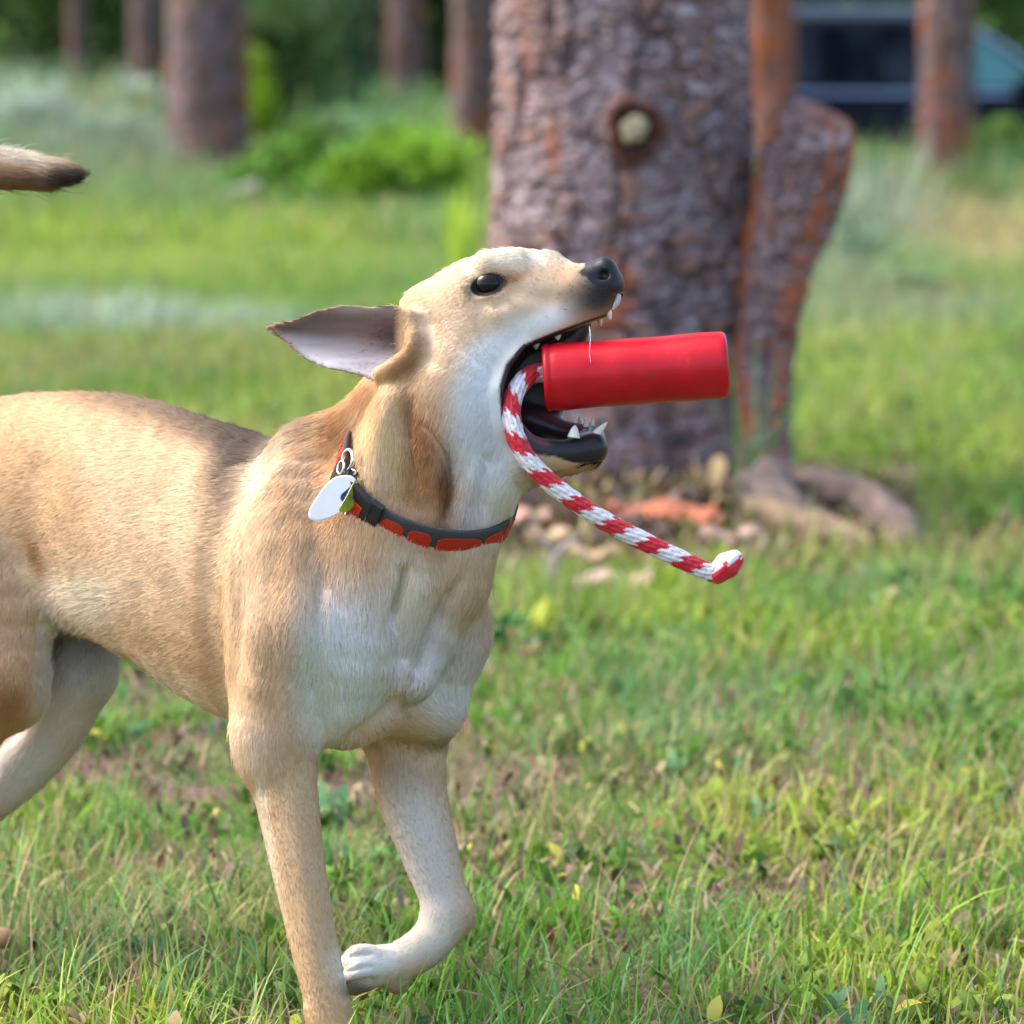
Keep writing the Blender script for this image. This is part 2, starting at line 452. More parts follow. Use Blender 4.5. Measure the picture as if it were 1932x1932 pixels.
# ------------------------------------------------------------------ bark
def worley(a, b, seed=0, jit=0.9):
    """cell noise: nearest distance, gap to second, per-cell random; columns wrap at 64 in a"""
    ai = np.floor(a).astype(int); bi = np.floor(b).astype(int)
    R = np.random.default_rng(seed).random((64, 512, 3))
    d1 = np.full(a.shape, 9.0); d2 = d1.copy(); idr = np.zeros(a.shape)
    for i_ in (-1, 0, 1):
        for j_ in (-1, 0, 1):
            ci = ai + i_; cj = bi + j_
            rr_ = R[ci % 64, cj % 512]
            dx = ci + 0.5 + (rr_[..., 0] - 0.5) * jit - a; dy = cj + 0.5 + (rr_[..., 1] - 0.5) * jit - b
            dd = np.sqrt(dx * dx + dy * dy)
            n_ = dd < d1
            d2 = np.where(n_, d1, np.minimum(d2, dd)); idr = np.where(n_, rr_[..., 2], idr); d1 = np.where(n_, dd, d1)
    return d1, d2 - d1, idr
BARK_COL = np.array([(0.245, 0.21, 0.235), (0.37, 0.33, 0.365), (0.16, 0.13, 0.145), (0.26, 0.215, 0.225), (0.28, 0.17, 0.14), (0.12, 0.10, 0.115), (0.43, 0.385, 0.42)])
def bark_tube(path, radii, nu, nv, cell=0.035, amp=0.016, seed=1, flare=None, rusty=0.0, cols_scale=1.0):
    pth, q = spline(path, nv)
    nd = np.r_[0, np.cumsum(np.linalg.norm(np.diff(np.asarray(path, float), axis=0), axis=1))]
    rad = np.interp(q / q[-1], nd / nd[-1], radii)
    T, U, Wv = frames(pth)
    ph = np.arange(nu) * 2 * math.pi / nu
    PH, Qs = np.meshgrid(ph, q)
    R0 = rad.mean()
    na = max(8, int(round(2 * math.pi * R0 / cell)))
    wob = (fbm(N1, PH * 3 + 5, Qs * 6, 3) - 0.5) * 2
    big1, bgap, bid = worley(PH / (2 * math.pi) * max(5, na // 4) % 64, Qs / (cell * 6.5) + wob * 0.8, seed + 5)
    a_ = PH / (2 * math.pi) * na + wob * 1.1; b_ = Qs / (cell * 0.36) + wob * 1.6
    d1, gap, cid = worley(a_, b_, seed)
    _, gap2, cid2 = worley(a_ * 2.3, b_ * 2.1, seed + 9)
    hgt = amp * (0.8 * cid + 0.55 * sstep(0.0, 0.12, gap) - 0.5 + 0.12 * sstep(0, 0.2, gap2) + 0.3 * cid2 + 0.9 * (fbm(N1, PH * 9 + 2, Qs * 34, 3) - 0.5))
    hgt = hgt + amp * (0.95 * sstep(0.0, 0.13, bgap) + 0.9 * bid - 0.9)
    R = rad[:, None] + hgt + R0 * 0.05 * (fbm(N2, PH * 1.3 + 3, Qs * 1.5, 2) - 0.5)
    if flare is not None: R = R + flare(PH, Qs)
    V = pth[:, None] + R[..., None] * (np.cos(PH)[..., None] * U[:, None] + np.sin(PH)[..., None] * Wv[:, None])
    idx = (cid * 0.45 + 0.30 * cid2 + 0.25 * fbm(N2, PH * 3.1 + 8, Qs * 7, 3) + 0.35 * (bid - 0.5))
    k_ = np.clip((idx * len(BARK_COL)).astype(int), 0, len(BARK_COL) - 1)
    C = BARK_COL[k_]
    ru = sstep(0.60 - 0.30 * rusty, 0.70 - 0.30 * rusty, fbm(N3, PH * 1.6 + seed, Qs * 2.2 + 3 * seed, 3))[..., None] * (0.35 + 0.65 * (cid[..., None] > 0.35))
    C = C * (1 - ru) + np.array((0.42, 0.15, 0.075)) * ru
    cr = (sstep(0.0, 0.14, gap) * 0.6 + 0.4)[..., None] * (sstep(0.0, 0.11, bgap) * 0.65 + 0.35)[..., None]  # bark colour darkened in creases and cracks, as shade would
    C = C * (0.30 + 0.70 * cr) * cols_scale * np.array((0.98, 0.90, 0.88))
    i_ = np.arange(nv - 1)[:, None] * nu; j_ = np.arange(nu)[None]; j2_ = (j_ + 1) % nu
    Fc = np.stack([i_ + j_, i_ + j2_, i_ + nu + j2_, i_ + nu + j_], -1).reshape(-1, 4)
    return V.reshape(-1, 3), Fc, C.reshape(-1, 3)
t = NT('pine_bark')
po = t.pos(); f = t.noise(90, 5, 0.7, po)
c = t.mix(t.attr().outputs['Color'], t.ramp(f, [(0.3, (0.55, 0.55, 0.55)), (0.7, (1.35, 1.3, 1.3))]), 1.0, 'MULTIPLY')
t.bsdf(c, 0.85, 0.2, normal=t.bump(f, 0.5, 0.004)); M_BARK = t.m

def crown(center, rx, ry, rz, n, size, colr, seed=0, shape='ball', base=0.0):
    """leaf clumps spread through a volume; clumps of different size, gaps between them"""
    q = np.random.default_rng(seed)
    nc = 34
    if shape == 'cone':
        hh_ = q.random(nc) ** 0.8; cc_ = np.stack([q.normal(0, 0.5, nc) * (1 - hh_), q.normal(0, 0.5, nc) * (1 - hh_), hh_ * 2 - 1], 1)
    else:
        cc_ = q.normal(size=(nc, 3)); cc_ /= np.linalg.norm(cc_, axis=1, keepdims=True); cc_ *= (q.random((nc, 1)) ** 0.45)
    w_ = q.integers(0, nc, n)
    cs = 0.12 + 0.22 * q.random(nc)
    P_ = cc_[w_] + q.normal(size=(n, 3)) * cs[w_][:, None] * 0.8
    P_ = P_ * (rx, ry, rz) + center
    sz = size * (0.5 + q.random(n))
    a = q.normal(size=(n, 3)); a /= np.linalg.norm(a, axis=1, keepdims=True)
    b = np.cross(a, q.normal(size=(n, 3))); b /= np.linalg.norm(b, axis=1, keepdims=True)
    V_ = np.stack([P_ - a * sz[:, None], P_ + b * sz[:, None] * 0.45, P_ + a * sz[:, None], P_ - b * sz[:, None] * 0.45], 1).reshape(-1, 3)
    Fc_ = np.arange(4 * n).reshape(-1, 4)
    cl_ = (0.6 + 0.8 * q.random(nc))[w_][:, None] * (0.7 + 0.6 * q.random((n, 1)))
    C_ = np.repeat(np.array(colr)[None] * cl_, 4, 0)
    return V_, Fc_, C_

# ------------------------------------------------------------------ the big pine
pb = np.array([PINE[0], PINE[1], 0.0])
pine = thing('pine_tree', 'big rough-barked pine trunk with a pale cut knot, right behind the dog\'s head', 'tree', pb, 'pine trees')
def flare1(PH, Qs):
    lob = 0.6 + 0.5 * np.cos(PH * 5 + 0.8) + 0.3 * np.cos(PH * 3 + 2)
    return np.exp(-Qs / 0.16) * (0.05 + 0.07 * lob) + 0.012 * np.exp(-Qs / 0.6)
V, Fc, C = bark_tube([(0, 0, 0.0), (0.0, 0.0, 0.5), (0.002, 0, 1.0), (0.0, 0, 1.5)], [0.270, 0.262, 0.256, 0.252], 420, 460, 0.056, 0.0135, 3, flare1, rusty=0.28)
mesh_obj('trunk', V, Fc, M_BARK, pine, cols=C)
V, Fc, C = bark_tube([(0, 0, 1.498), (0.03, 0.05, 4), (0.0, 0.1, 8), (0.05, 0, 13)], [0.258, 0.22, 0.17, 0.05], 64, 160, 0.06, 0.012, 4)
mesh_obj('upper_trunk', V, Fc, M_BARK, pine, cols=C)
V, Fc, C = crown((0.0, 0.1, 9.5), 2.4, 2.4, 3.6, 5000, 0.16, (0.05, 0.085, 0.03), 5)
mesh_obj('crown', V, Fc, M_LEAF, pine, cols=C)
# the knot: swollen collar of bark round a pale cut
kc = pw(1197, 243, 7.515) - pb
V = []; C = []; Fc = []
q = np.random.default_rng(5)
prof = [(0.072, 0.022), (0.064, 0.008), (0.056, 0.0), (0.047, -0.005), (0.038, -0.004), (0.031, 0.002), (0.026, 0.006)]
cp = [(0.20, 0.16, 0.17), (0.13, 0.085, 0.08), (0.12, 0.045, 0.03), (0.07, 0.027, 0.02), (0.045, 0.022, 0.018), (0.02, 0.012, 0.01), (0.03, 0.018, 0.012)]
for k_, (rr_, dy) in enumerate(prof):
    for j_ in range(40):
        p_ = 2 * math.pi * j_ / 40; wv = 1 + 0.10 * math.sin(3 * p_ + 1) + 0.07 * math.sin(7 * p_ + k_) + 0.05 * math.sin(13 * p_)
        V.append((kc[0] + rr_ * wv * math.cos(p_), kc[1] + dy + 0.004 * math.sin(9 * p_ + 2 * k_), kc[2] + rr_ * wv * 1.12 * math.sin(p_)))
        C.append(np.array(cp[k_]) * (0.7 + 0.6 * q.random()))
for k_ in range(len(prof) - 1):
    for j_ in range(40): Fc.append((k_ * 40 + j_, k_ * 40 + (j_ + 1) % 40, (k_ + 1) * 40 + (j_ + 1) % 40, (k_ + 1) * 40 + j_))
mesh_obj('knot_collar', V, np.array(Fc), M_BARK, pine, cols=np.array(C))
V = [(kc[0], kc[1] - 0.011, kc[2])]; Fc = []; C = [(0.40, 0.35, 0.22)]
for ring_, (rr_, dy) in enumerate(((0.014, -0.012), (0.026, -0.008), (0.029, 0.02))):
    for j_ in range(28):
        p_ = 2 * math.pi * j_ / 28; wv = 1 + 0.12 * math.sin(2 * p_ + 0.6) + 0.08 * math.sin(5 * p_)
        V.append((kc[0] + rr_ * wv * math.cos(p_), kc[1] + dy + 0.002 * math.sin(6 * p_), kc[2] + rr_ * wv * 1.15 * math.sin(p_))); C.append(np.array((0.40, 0.35, 0.22)) * (0.75 + 0.4 * q.random()))
for j_ in range(28): Fc.append((0, 1 + j_, 1 + (j_ + 1) % 28))
for k_ in range(2):
    for j_ in range(28): Fc.append((1 + k_ * 28 + j_, 1 + (k_ + 1) * 28 + j_, 1 + (k_ + 1) * 28 + (j_ + 1) % 28, 1 + k_ * 28 + (j_ + 1) % 28))
mesh_obj('cut_branch', V, Fc, M_BARK, pine, cols=np.array(C))
# second, broken stem growing out of the same foot at the right
sp = [pw(u_, v_, D_) - pb for u_, v_, D_ in ((1440, 985, 7.62), (1438, 850, 7.66), (1440, 700, 7.68), (1452, 590, 7.68), (1468, 490, 7.68), (1494, 400, 7.68), (1518, 310, 7.68), (1526, 262, 7.68), (1508, 222, 7.68), (1494, 192, 7.68))]
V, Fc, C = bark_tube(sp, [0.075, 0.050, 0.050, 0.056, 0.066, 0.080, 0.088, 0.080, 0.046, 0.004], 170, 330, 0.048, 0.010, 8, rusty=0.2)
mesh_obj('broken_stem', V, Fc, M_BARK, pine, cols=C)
# roots
def wood_tube(name, pts, radii, parent, base, colr, n=60, m=20, seed=2):
    pth, q_ = spline(pts, n); rad = np.interp(np.linspace(0, 1, n), np.linspace(0, 1, len(radii)), radii)
    ph_ = np.arange(m) * 2 * math.pi / m
    T, U, Wv = frames(pth)
    gr = fbm(N1, ph_[None, :] * 4 + seed, q_[:, None] * 9 + seed, 3)
    R = rad[:, None] * (0.55 + 0.95 * gr + 0.35 * (fbm(N3, ph_[None, :] * 2 + seed, q_[:, None] * 30, 2) - 0.5))
    V = pth[:, None] + R[..., None] * (np.cos(ph_)[None, :, None] * U[:, None] + np.sin(ph_)[None, :, None] * Wv[:, None])
    C = np.array(colr)[None, None] * (0.45 + 1.1 * fbm(N2, ph_[None, :] * 5 + seed, q_[:, None] * 14, 3))[..., None]
    V = np.vstack([V.reshape(-1, 3), pth[0], pth[-1]]); C = np.vstack([C.reshape(-1, 3), np.array(colr) * 0.25, np.array(colr) * 0.25])
    Fl = []
    for i_ in range(n - 1):
        for j_ in range(m): Fl.append((i_ * m + j_, i_ * m + (j_ + 1) % m, (i_ + 1) * m + (j_ + 1) % m, (i_ + 1) * m + j_))
    for j_ in range(m):
        Fl.append((n * m, (j_ + 1) % m, j_)); Fl.append((n * m + 1, (n - 1) * m + j_, (n - 1) * m + (j_ + 1) % m))
    return mesh_obj(name, V - base, Fl, M_BARK, parent, cols=C)
def pws(*a): return [pw(*b) for b in a]
def hits(*a): return [hit(*b) for b in a]
wood_tube('root', hits((1450, 925, 0.03), (1510, 925, 0.05), (1580, 925, 0.07), (1640, 945, 0.06), (1690, 985, 0.045), (1715, 1032, 0.03)), [0.055, 0.042, 0.036, 0.038, 0.036, 0.028], pine, pb, (0.13, 0.10, 0.09), seed=4)
wood_tube('root', hits((1440, 930, 0.05), (1490, 965, 0.04), (1540, 985, 0.025), (1585, 990, 0.01)), [0.06, 0.04, 0.03, 0.012], pine, pb, (0.11, 0.09, 0.085), seed=14)
wood_tube('root', hits((1400, 975, 0.03), (1470, 985, 0.03), (1560, 1003, 0.03), (1650, 1030, 0.02)), [0.04, 0.036, 0.030, 0.016], pine, pb, (0.20, 0.145, 0.10), seed=7)
wood_tube('root', hits((1300, 950, 0.03), (1230, 985, 0.02), (1130, 1010, 0.02), (1040, 1040, 0.015)), [0.034, 0.028, 0.022, 0.012], pine, pb, (0.15, 0.11, 0.09), seed=9)
wood_tube('root', hits((1000, 930, 0.04), (930, 960, 0.02), (850, 1000, 0.0)), [0.05, 0.035, 0.012], pine, pb, (0.26, 0.18, 0.16), seed=12)

# loose bark slabs and sticks at its foot
def slab(u, v, D, L_, W_, az, colr, label, seed):
    q = np.random.default_rng(seed); nx_, ny_ = 12, 5
    c0 = hit(u, v, 0.035); V = []; C = []
    for s_ in (0, 1):
        for i_ in range(nx_):
            for j_ in range(ny_):
                a_ = i_ / (nx_ - 1) * 2 - 1; b_ = j_ / (ny_ - 1) * 2 - 1
                e_ = math.sqrt(max(0.03, 1 - abs(a_) ** 3)) * (1 + 0.15 * math.sin(i_ * 1.9 + seed))
                lx = a_ * L_ / 2; ly = b_ * W_ / 2 * e_
                z_ = 0.25 * W_ * (1 - b_ * b_) + 0.008 * math.sin(a_ * 5 + seed) - s_ * 0.012
                V.append((c0[0] + lx * math.cos(az) - ly * math.sin(az), c0[1] + lx * math.sin(az) + ly * math.cos(az), c0[2] + z_))
                C.append(np.array(colr) * (0.7 + 0.6 * q.random()))
    Fl = []; o2 = nx_ * ny_
    for i_ in range(nx_ - 1):
        for j_ in range(ny_ - 1):
            a_ = i_ * ny_ + j_
            Fl.append((a_, a_ + ny_, a_ + ny_ + 1, a_ + 1)); Fl.append((o2 + a_, o2 + a_ + 1, o2 + a_ + ny_ + 1, o2 + a_ + ny_))
    bd = [i_ * ny_ for i_ in range(nx_)] + [(nx_ - 1) * ny_ + j_ for j_ in range(1, ny_)] + [i_ * ny_ + ny_ - 1 for i_ in range(nx_ - 2, -1, -1)] + [j_ for j_ in range(ny_ - 2, 0, -1)]
    for a_, b_ in zip(bd, bd[1:] + bd[:1]): Fl.append((a_, b_, b_ + o2, a_ + o2))
    base = np.array(c0)
    o = mesh_obj('bark_slab', np.array(V) - base, Fl, M_BARK, cols=np.array(C)); o.location = base
    tag(o, label, 'bark piece', 'fallen bark pieces')
for a in ((1245, 972, 7.28, 0.22, 0.10, -0.1, (0.42, 0.15, 0.085), 'long rust-red curled bark slab lying at the foot of the pine', 1),
          (990, 975, 7.2, 0.10, 0.05, 0.3, (0.42, 0.25, 0.20), 'small pinkish bark piece on the litter just right of the collar', 2),
          (1160, 1095, 6.62, 0.17, 0.06, 0.2, (0.40, 0.28, 0.24), 'pale pink-brown bark slab half buried in grass below the rope', 3),
          (1110, 1045, 6.85, 0.12, 0.05, -0.2, (0.36, 0.25, 0.18), 'tan bark slab on the litter under the middle of the rope', 4),
          (1380, 1010, 7.08, 0.13, 0.05, 0.1, (0.38, 0.26, 0.22), 'brown bark slab lying between the lower root and the rope end', 5),
          (1040, 1010, 7.0, 0.12, 0.04, 0.6, (0.45, 0.33, 0.22), 'straw-coloured bark strip on the litter left of the rope', 6)):
    slab(*a)
stick = thing('forked_stick', 'grey forked dead twig standing in the bark litter left of the rope', 'twig', hit(1048, 1125))
sb = np.array(stick.location)
wood_tube('stem', [sb + (0, 0, -0.01), sb + (-0.003, 0.03, 0.045), sb + (0.006, 0.04, 0.075)], [0.012, 0.011, 0.009], stick, sb, (0.30, 0.25, 0.25), 20, 10)
wood_tube('branch', [sb + (0.006, 0.04, 0.073), sb + (0.03, 0.04, 0.096), sb + (0.045, 0.045, 0.10)], [0.008, 0.006, 0.003], stick, sb, (0.30, 0.25, 0.25), 14, 8)
wood_tube('branch', [sb + (0.004, 0.04, 0.070), sb + (-0.018, 0.04, 0.094), sb + (-0.03, 0.04, 0.105)], [0.008, 0.006, 0.003], stick, sb, (0.30, 0.25, 0.25), 14, 8)

# tall sprigs in front of the trunk
def tuft(name, label, cat, u, v, D, spec, seed, mat=None, group=None):
    """spec: list of (height m, width m, count, lean, c0, profile)"""
    q = np.random.default_rng(seed); c0 = hit(u, v, 0.0)
    root = thing(name, label, cat, c0, group)
    for k_, (nm, hgt_, wd, cnt, ln, colr, prof_) in enumerate(spec):
        bs = np.zeros((cnt, 3)) + q.normal(0, 0.012, (cnt, 3)) * (1, 1, 0)
        for b_ in range(cnt):
            hh_ = hgt_ * (0.6 + 0.4 * q.random())
            V, Fc, C = blades(bs[b_:b_ + 1], np.array([hh_]), np.array([wd]), np.array([q.random() * 6.28]), np.array([ln * (0.3 + q.random())]), 6,
                              np.array(colr) * (0.8 + 0.4 * q.random()), np.array(colr), profile=prof_, roll=np.array([q.normal(0, 0.4)]))
            mesh_obj(nm, V, Fc, mat or M_LEAF, root, cols=C)
    return root
BLADEP = (0.9, 1.0, 0.8, 0.5, 0.1); LEAFP = (0.12, 0.6, 1.0, 0.9, 0.55, 0.06); SEEDP = (0.1, 0.1, 0.12, 0.6, 1.0, 0.5)
tuft('grass_tuft', 'tall blue-green grass tuft against the pine trunk', 'grass tuft', 1420, 965, 7.2, [('blade', 0.46, 0.011, 7, 0.5, G_BLU * 0.8, BLADEP), ('blade', 0.25, 0.009, 8, 0.7, G_BLU, BLADEP)], 2)
tuft('seed_head', 'pale tan dry seed head standing at the foot of the pine', 'dry plant', 1325, 960, 7.15, [('stalk', 0.14, 0.045, 2, 0.15, (0.42, 0.31, 0.17), SEEDP), ('stalk', 0.11, 0.02, 3, 0.5, (0.40, 0.30, 0.17), SEEDP)], 3, M_DRY)
tuft('dry_tuft', 'straw-coloured dry tuft beside the root of the pine', 'dry plant', 1465, 975, 7.1, [('stalk', 0.12, 0.006, 9, 1.0, (0.42, 0.33, 0.2), BLADEP)], 4, M_DRY)
tuft('weed', 'bright yellow-green upright weed left of the pine trunk', 'weed', 872, 560, 14.5, [('leaf', 0.52, 0.06, 9, 0.30, G_YEL * 1.5, LEAFP), ('leaf', 0.2, 0.05, 7, 0.9, G_YEL * 1.4, LEAFP)], 6)
tuft('broadleaf_weed', 'dark green broad-leaved weed right beside the dog\'s chest', 'weed', 965, 1225, 5.9, [('leaf', 0.10, 0.045, 7, 0.9, (0.035, 0.13, 0.04), LEAFP)], 7)
tuft('broadleaf_weed', 'yellow-green leafy weed by the dog\'s chest, left of the rope end', 'weed', 1010, 1200, 6.05, [('leaf', 0.08, 0.03, 5, 0.9, (0.45, 0.50, 0.06), LEAFP)], 8)
tuft('broadleaf_weed', 'bright green leafy weed right under the rope end', 'weed', 1360, 1125, 6.45, [('leaf', 0.12, 0.03, 7, 0.5, G_YEL * 1.2, LEAFP)], 9)
tuft('broadleaf_weed', 'bright green upright weed below the middle of the rope', 'weed', 1262, 1140, 6.4, [('leaf', 0.11, 0.028, 8, 0.4, G_YEL * 1.1, LEAFP)], 10)
tuft('broadleaf_weed', 'green weed between the dog\'s two front legs, with a drooping pale leaf', 'weed', 640, 1560, 4.55, [('leaf', 0.075, 0.02, 5, 1.2, G_BLU * 1.3, LEAFP), ('leaf', 0.05, 0.02, 5, 0.9, G_DRK, LEAFP)], 11)
tuft('grass_tuft', 'narrow green grass tuft in front of the lifted paw', 'grass tuft', 705, 1905, 3.42, [('blade', 0.05, 0.004, 4, 0.2, G_MID, BLADEP)], 12)
tuft('grass_tuft', 'dark green grass tuft at the heel of the bent foreleg', 'grass tuft', 822, 1880, 3.62, [('blade', 0.045, 0.005, 3, 0.5, G_DRK * 1.3, BLADEP), ('blade', 0.04, 0.004, 3, 0.5, G_MID, BLADEP)], 13)
dl = tuft('dead_leaf', 'cream dead leaf lying in the grass in the right foreground', 'leaf', 1418, 1450, 4.95, [('blade', 0.075, 0.022, 1, 1.3, (0.66, 0.62, 0.42), LEAFP)], 15, M_DRY)
tuft('dead_leaf', 'small white dead leaf on the ground under the dog\'s belly', 'leaf', 165, 1448, 4.95, [('blade', 0.05, 0.02, 1, 1.5, (0.72, 0.70, 0.62), LEAFP)], 16, M_DRY)
tuft('dead_leaf', 'pale dead leaf near the right edge beside the bare earth patch', 'leaf', 1750, 1215, 5.9, [('blade', 0.06, 0.022, 1, 1.5, (0.60, 0.52, 0.36), LEAFP)], 18, M_DRY)

# ------------------------------------------------------------------ trees behind
FAR_G = 'forest trees in the background'
protos = {}
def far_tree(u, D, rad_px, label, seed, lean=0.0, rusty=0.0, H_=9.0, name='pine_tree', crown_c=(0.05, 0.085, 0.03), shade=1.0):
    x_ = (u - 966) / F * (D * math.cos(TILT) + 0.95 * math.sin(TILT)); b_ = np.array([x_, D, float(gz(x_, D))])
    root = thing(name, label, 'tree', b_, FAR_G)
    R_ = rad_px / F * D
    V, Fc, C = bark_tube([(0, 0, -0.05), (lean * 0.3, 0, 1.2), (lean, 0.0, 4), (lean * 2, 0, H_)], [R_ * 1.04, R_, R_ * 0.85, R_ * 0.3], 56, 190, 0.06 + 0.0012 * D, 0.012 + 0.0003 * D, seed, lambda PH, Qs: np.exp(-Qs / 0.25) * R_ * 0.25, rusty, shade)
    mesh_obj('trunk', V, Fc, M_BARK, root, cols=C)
    V, Fc, C = crown((lean * 1.6, 0, H_ * 0.78), 1.9, 1.9, H_ * 0.26, 900, 0.3, crown_c, seed)
    mesh_obj('crown', V, Fc, M_LEAF, root, cols=C)
    return root
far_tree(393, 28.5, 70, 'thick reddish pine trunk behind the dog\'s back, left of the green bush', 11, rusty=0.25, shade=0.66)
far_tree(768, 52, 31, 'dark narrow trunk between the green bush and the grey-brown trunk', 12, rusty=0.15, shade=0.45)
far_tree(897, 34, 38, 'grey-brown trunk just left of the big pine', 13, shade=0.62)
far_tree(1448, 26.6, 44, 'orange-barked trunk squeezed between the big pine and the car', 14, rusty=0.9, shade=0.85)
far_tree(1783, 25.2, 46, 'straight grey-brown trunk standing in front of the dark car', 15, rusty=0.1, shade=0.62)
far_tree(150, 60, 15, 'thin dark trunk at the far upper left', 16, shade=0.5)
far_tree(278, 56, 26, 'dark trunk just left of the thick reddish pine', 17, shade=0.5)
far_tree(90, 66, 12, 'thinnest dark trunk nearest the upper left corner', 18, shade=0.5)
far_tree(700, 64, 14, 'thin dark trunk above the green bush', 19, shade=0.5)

# dark young firs and shrubs closing the view
def sapling_mesh(nm, seed, colr, n=2600, shape='cone', sz=0.075):
    V, Fc, C = crown((0, 0, 1.6), 1.3, 1.3, 1.75, n, sz, colr, seed, shape)
    o = mesh_obj(nm, V, Fc, M_LEAF, cols=C); return o
FIR_COL = [(0.045, 0.085, 0.028), (0.07, 0.13, 0.035), (0.05, 0.10, 0.05)]
kinds = [sapling_mesh('crown', 31 + i_, FIR_COL[i_], 4200, 'ball' if i_ == 1 else 'cone', 0.10) for i_ in range(3)]
stem_me = None
q = np.random.default_rng(77)
first = [True] * 3
def sapling(u, D, sc, k_, label):
    global stem_me
    x_ = (u - 966) / F * D
    root = thing('fir_sapling' if k_ != 1 else 'leafy_shrub', label, 'young tree' if k_ != 1 else 'shrub', (x_, D, float(gz(x_, D)) - 0.05), 'young trees and shrubs at the wood edge', q.random() * 6.28)
    root.scale = (sc * 1.25, sc * 1.25, sc)
    o = kinds[k_] if first[k_] else kinds[k_].copy()
    if not first[k_]: COL.objects.link(o)
    first[k_] = False; o.parent = root
    if stem_me is None:
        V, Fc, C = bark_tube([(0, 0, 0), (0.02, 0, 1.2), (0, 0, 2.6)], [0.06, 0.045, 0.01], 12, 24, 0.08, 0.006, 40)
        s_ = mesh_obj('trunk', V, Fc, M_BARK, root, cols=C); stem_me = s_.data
    else:
        s_ = bpy.data.objects.new('trunk', stem_me); COL.objects.link(s_); s_.parent = root
for u_, D_, sc_, k_, lb_ in (
        (-90, 66, 1.2, 0, 'dark fir at the far left edge of the wood, behind the sage'), (20, 70, 1.3, 2, 'dark blue-green fir behind the thinnest trunk at the upper left'),
        (110, 64, 1.1, 1, 'dull green shrub between the two thin trunks at the upper left'), (205, 68, 1.3, 0, 'dark fir between the thin trunk and the dark trunk'),
        (320, 72, 1.4, 2, 'blue-green fir half hidden by the thick reddish pine'), (430, 66, 1.2, 0, 'dark fir showing at the right side of the reddish pine'),
        (520, 70, 1.3, 1, 'olive shrub in shade behind the tall yellow-green bush'), (585, 63, 1.0, 0, 'dark fir left of the thin trunk above the green bush'),
        (655, 70, 1.3, 2, 'blue-green fir just left of the thin trunk above the green bush'), (730, 74, 1.3, 1, 'shaded shrub left of the dark narrow trunk'),
        (825, 66, 1.2, 0, 'dark fir filling the gap between the narrow trunk and the grey-brown trunk'), (905, 74, 1.3, 2, 'fir hidden behind the grey-brown trunk beside the big pine'),
        (1060, 68, 1.2, 0, 'fir directly behind the big pine'), (1300, 72, 1.3, 1, 'shrub directly behind the right half of the big pine'),
        (1490, 62, 1.3, 0, 'fir above the rear of the car'), (1590, 66, 1.4, 2, 'blue-green fir above the roof rail of the car'),
        (1700, 62, 1.3, 1, 'leafy shrub above the car, left of the straight trunk'), (1830, 60, 1.2, 1, 'leafy shrub above the windscreen of the car'),
        (1910, 68, 1.4, 0, 'dark fir at the upper right corner'), (2020, 64, 1.3, 2, 'blue-green fir just outside the upper right corner')):
    sapling(u_, D_, sc_, k_, lb_)
sapling(490, 40, 0.62, 1, 'yellow-green leafy shrub just right of the thick reddish pine')
sapling(640, 46, 0.55, 2, 'dark bushy young fir above the green bush')

def bush(u, v, D, wpx, hpx, colr, label, seed, n=2600, sz=0.02, cat='bush', name='bush'):
    c0 = pw(u, v, D); c0[2] = gz(c0[0], c0[1]); root = thing(name, label, cat, c0)
    rx = wpx / F * D / 2; rz = hpx / F * D / 2
    V, Fc, C = crown((0, 0, rz * 0.95), rx, rx * 0.7, rz, n, sz * D / 10, colr, seed)
    V[:, 2] = np.maximum(V[:, 2], 0.0)
    mesh_obj('foliage', V, Fc, M_LEAF, root, cols=C)
    q_ = np.random.default_rng(seed)
    for k_ in range(4):
        a_ = q_.normal(0, 0.6, 2) * rx
        wood_tube('stem', [c0 + (0, 0, -0.02), c0 + (a_[0] * .5, a_[1] * .3, rz * 0.7), c0 + (a_[0], a_[1] * .6, rz * 1.5)], [0.012, 0.008, 0.003], root, c0, (0.2, 0.15, 0.1), 8, 6, seed + k_)
bush(560, 385, 24.5, 200, 150, (0.16, 0.34, 0.05), 'low leafy green bush right of the thick reddish pine', 51, 3400, 0.018)
bush(760, 400, 23.5, 260, 150, (0.22, 0.40, 0.04), 'wide bright green bush between the dog\'s head and the far trunks', 52, 4200, 0.018)
bush(660, 330, 32, 220, 110, (0.22, 0.36, 0.17), 'blue-green bush behind the bright green one', 53, 2600, 0.016)
bush(485, 245, 38, 75, 190, (0.24, 0.38, 0.03), 'tall yellow-green bush touching the right of the reddish pine', 54, 2600, 0.018)
bush(60, 300, 34, 190, 150, (0.38, 0.46, 0.38), 'pale sage bush at the left edge above the tail', 55, 2600, 0.016)
bush(205, 340, 30, 200, 120, (0.32, 0.42, 0.32), 'grey-green sage bush between the tail and the reddish pine', 56, 2600, 0.016)
bush(260, 215, 45, 110, 110, (0.42, 0.48, 0.45), 'silvery sage bush left of the reddish pine trunk', 57, 2000, 0.016)
bush(1640, 340, 24.5, 160, 110, (0.13, 0.28, 0.04), 'green bush in front of the car, left of the straight trunk', 58, 3000, 0.018)
bush(1890, 320, 25.5, 190, 150, (0.13, 0.27, 0.04), 'green bush at the right edge in front of the car', 59, 3400, 0.018)
bush(1780, 405, 22.5, 210, 70, (0.07, 0.17, 0.04), 'dark low bush round the foot of the straight trunk', 60, 2200, 0.018)
bush(1425, 395, 23.5, 70, 90, (0.22, 0.30, 0.12), 'small pale green bush seen through the gap beside the broken stem', 64, 1200, 0.018)
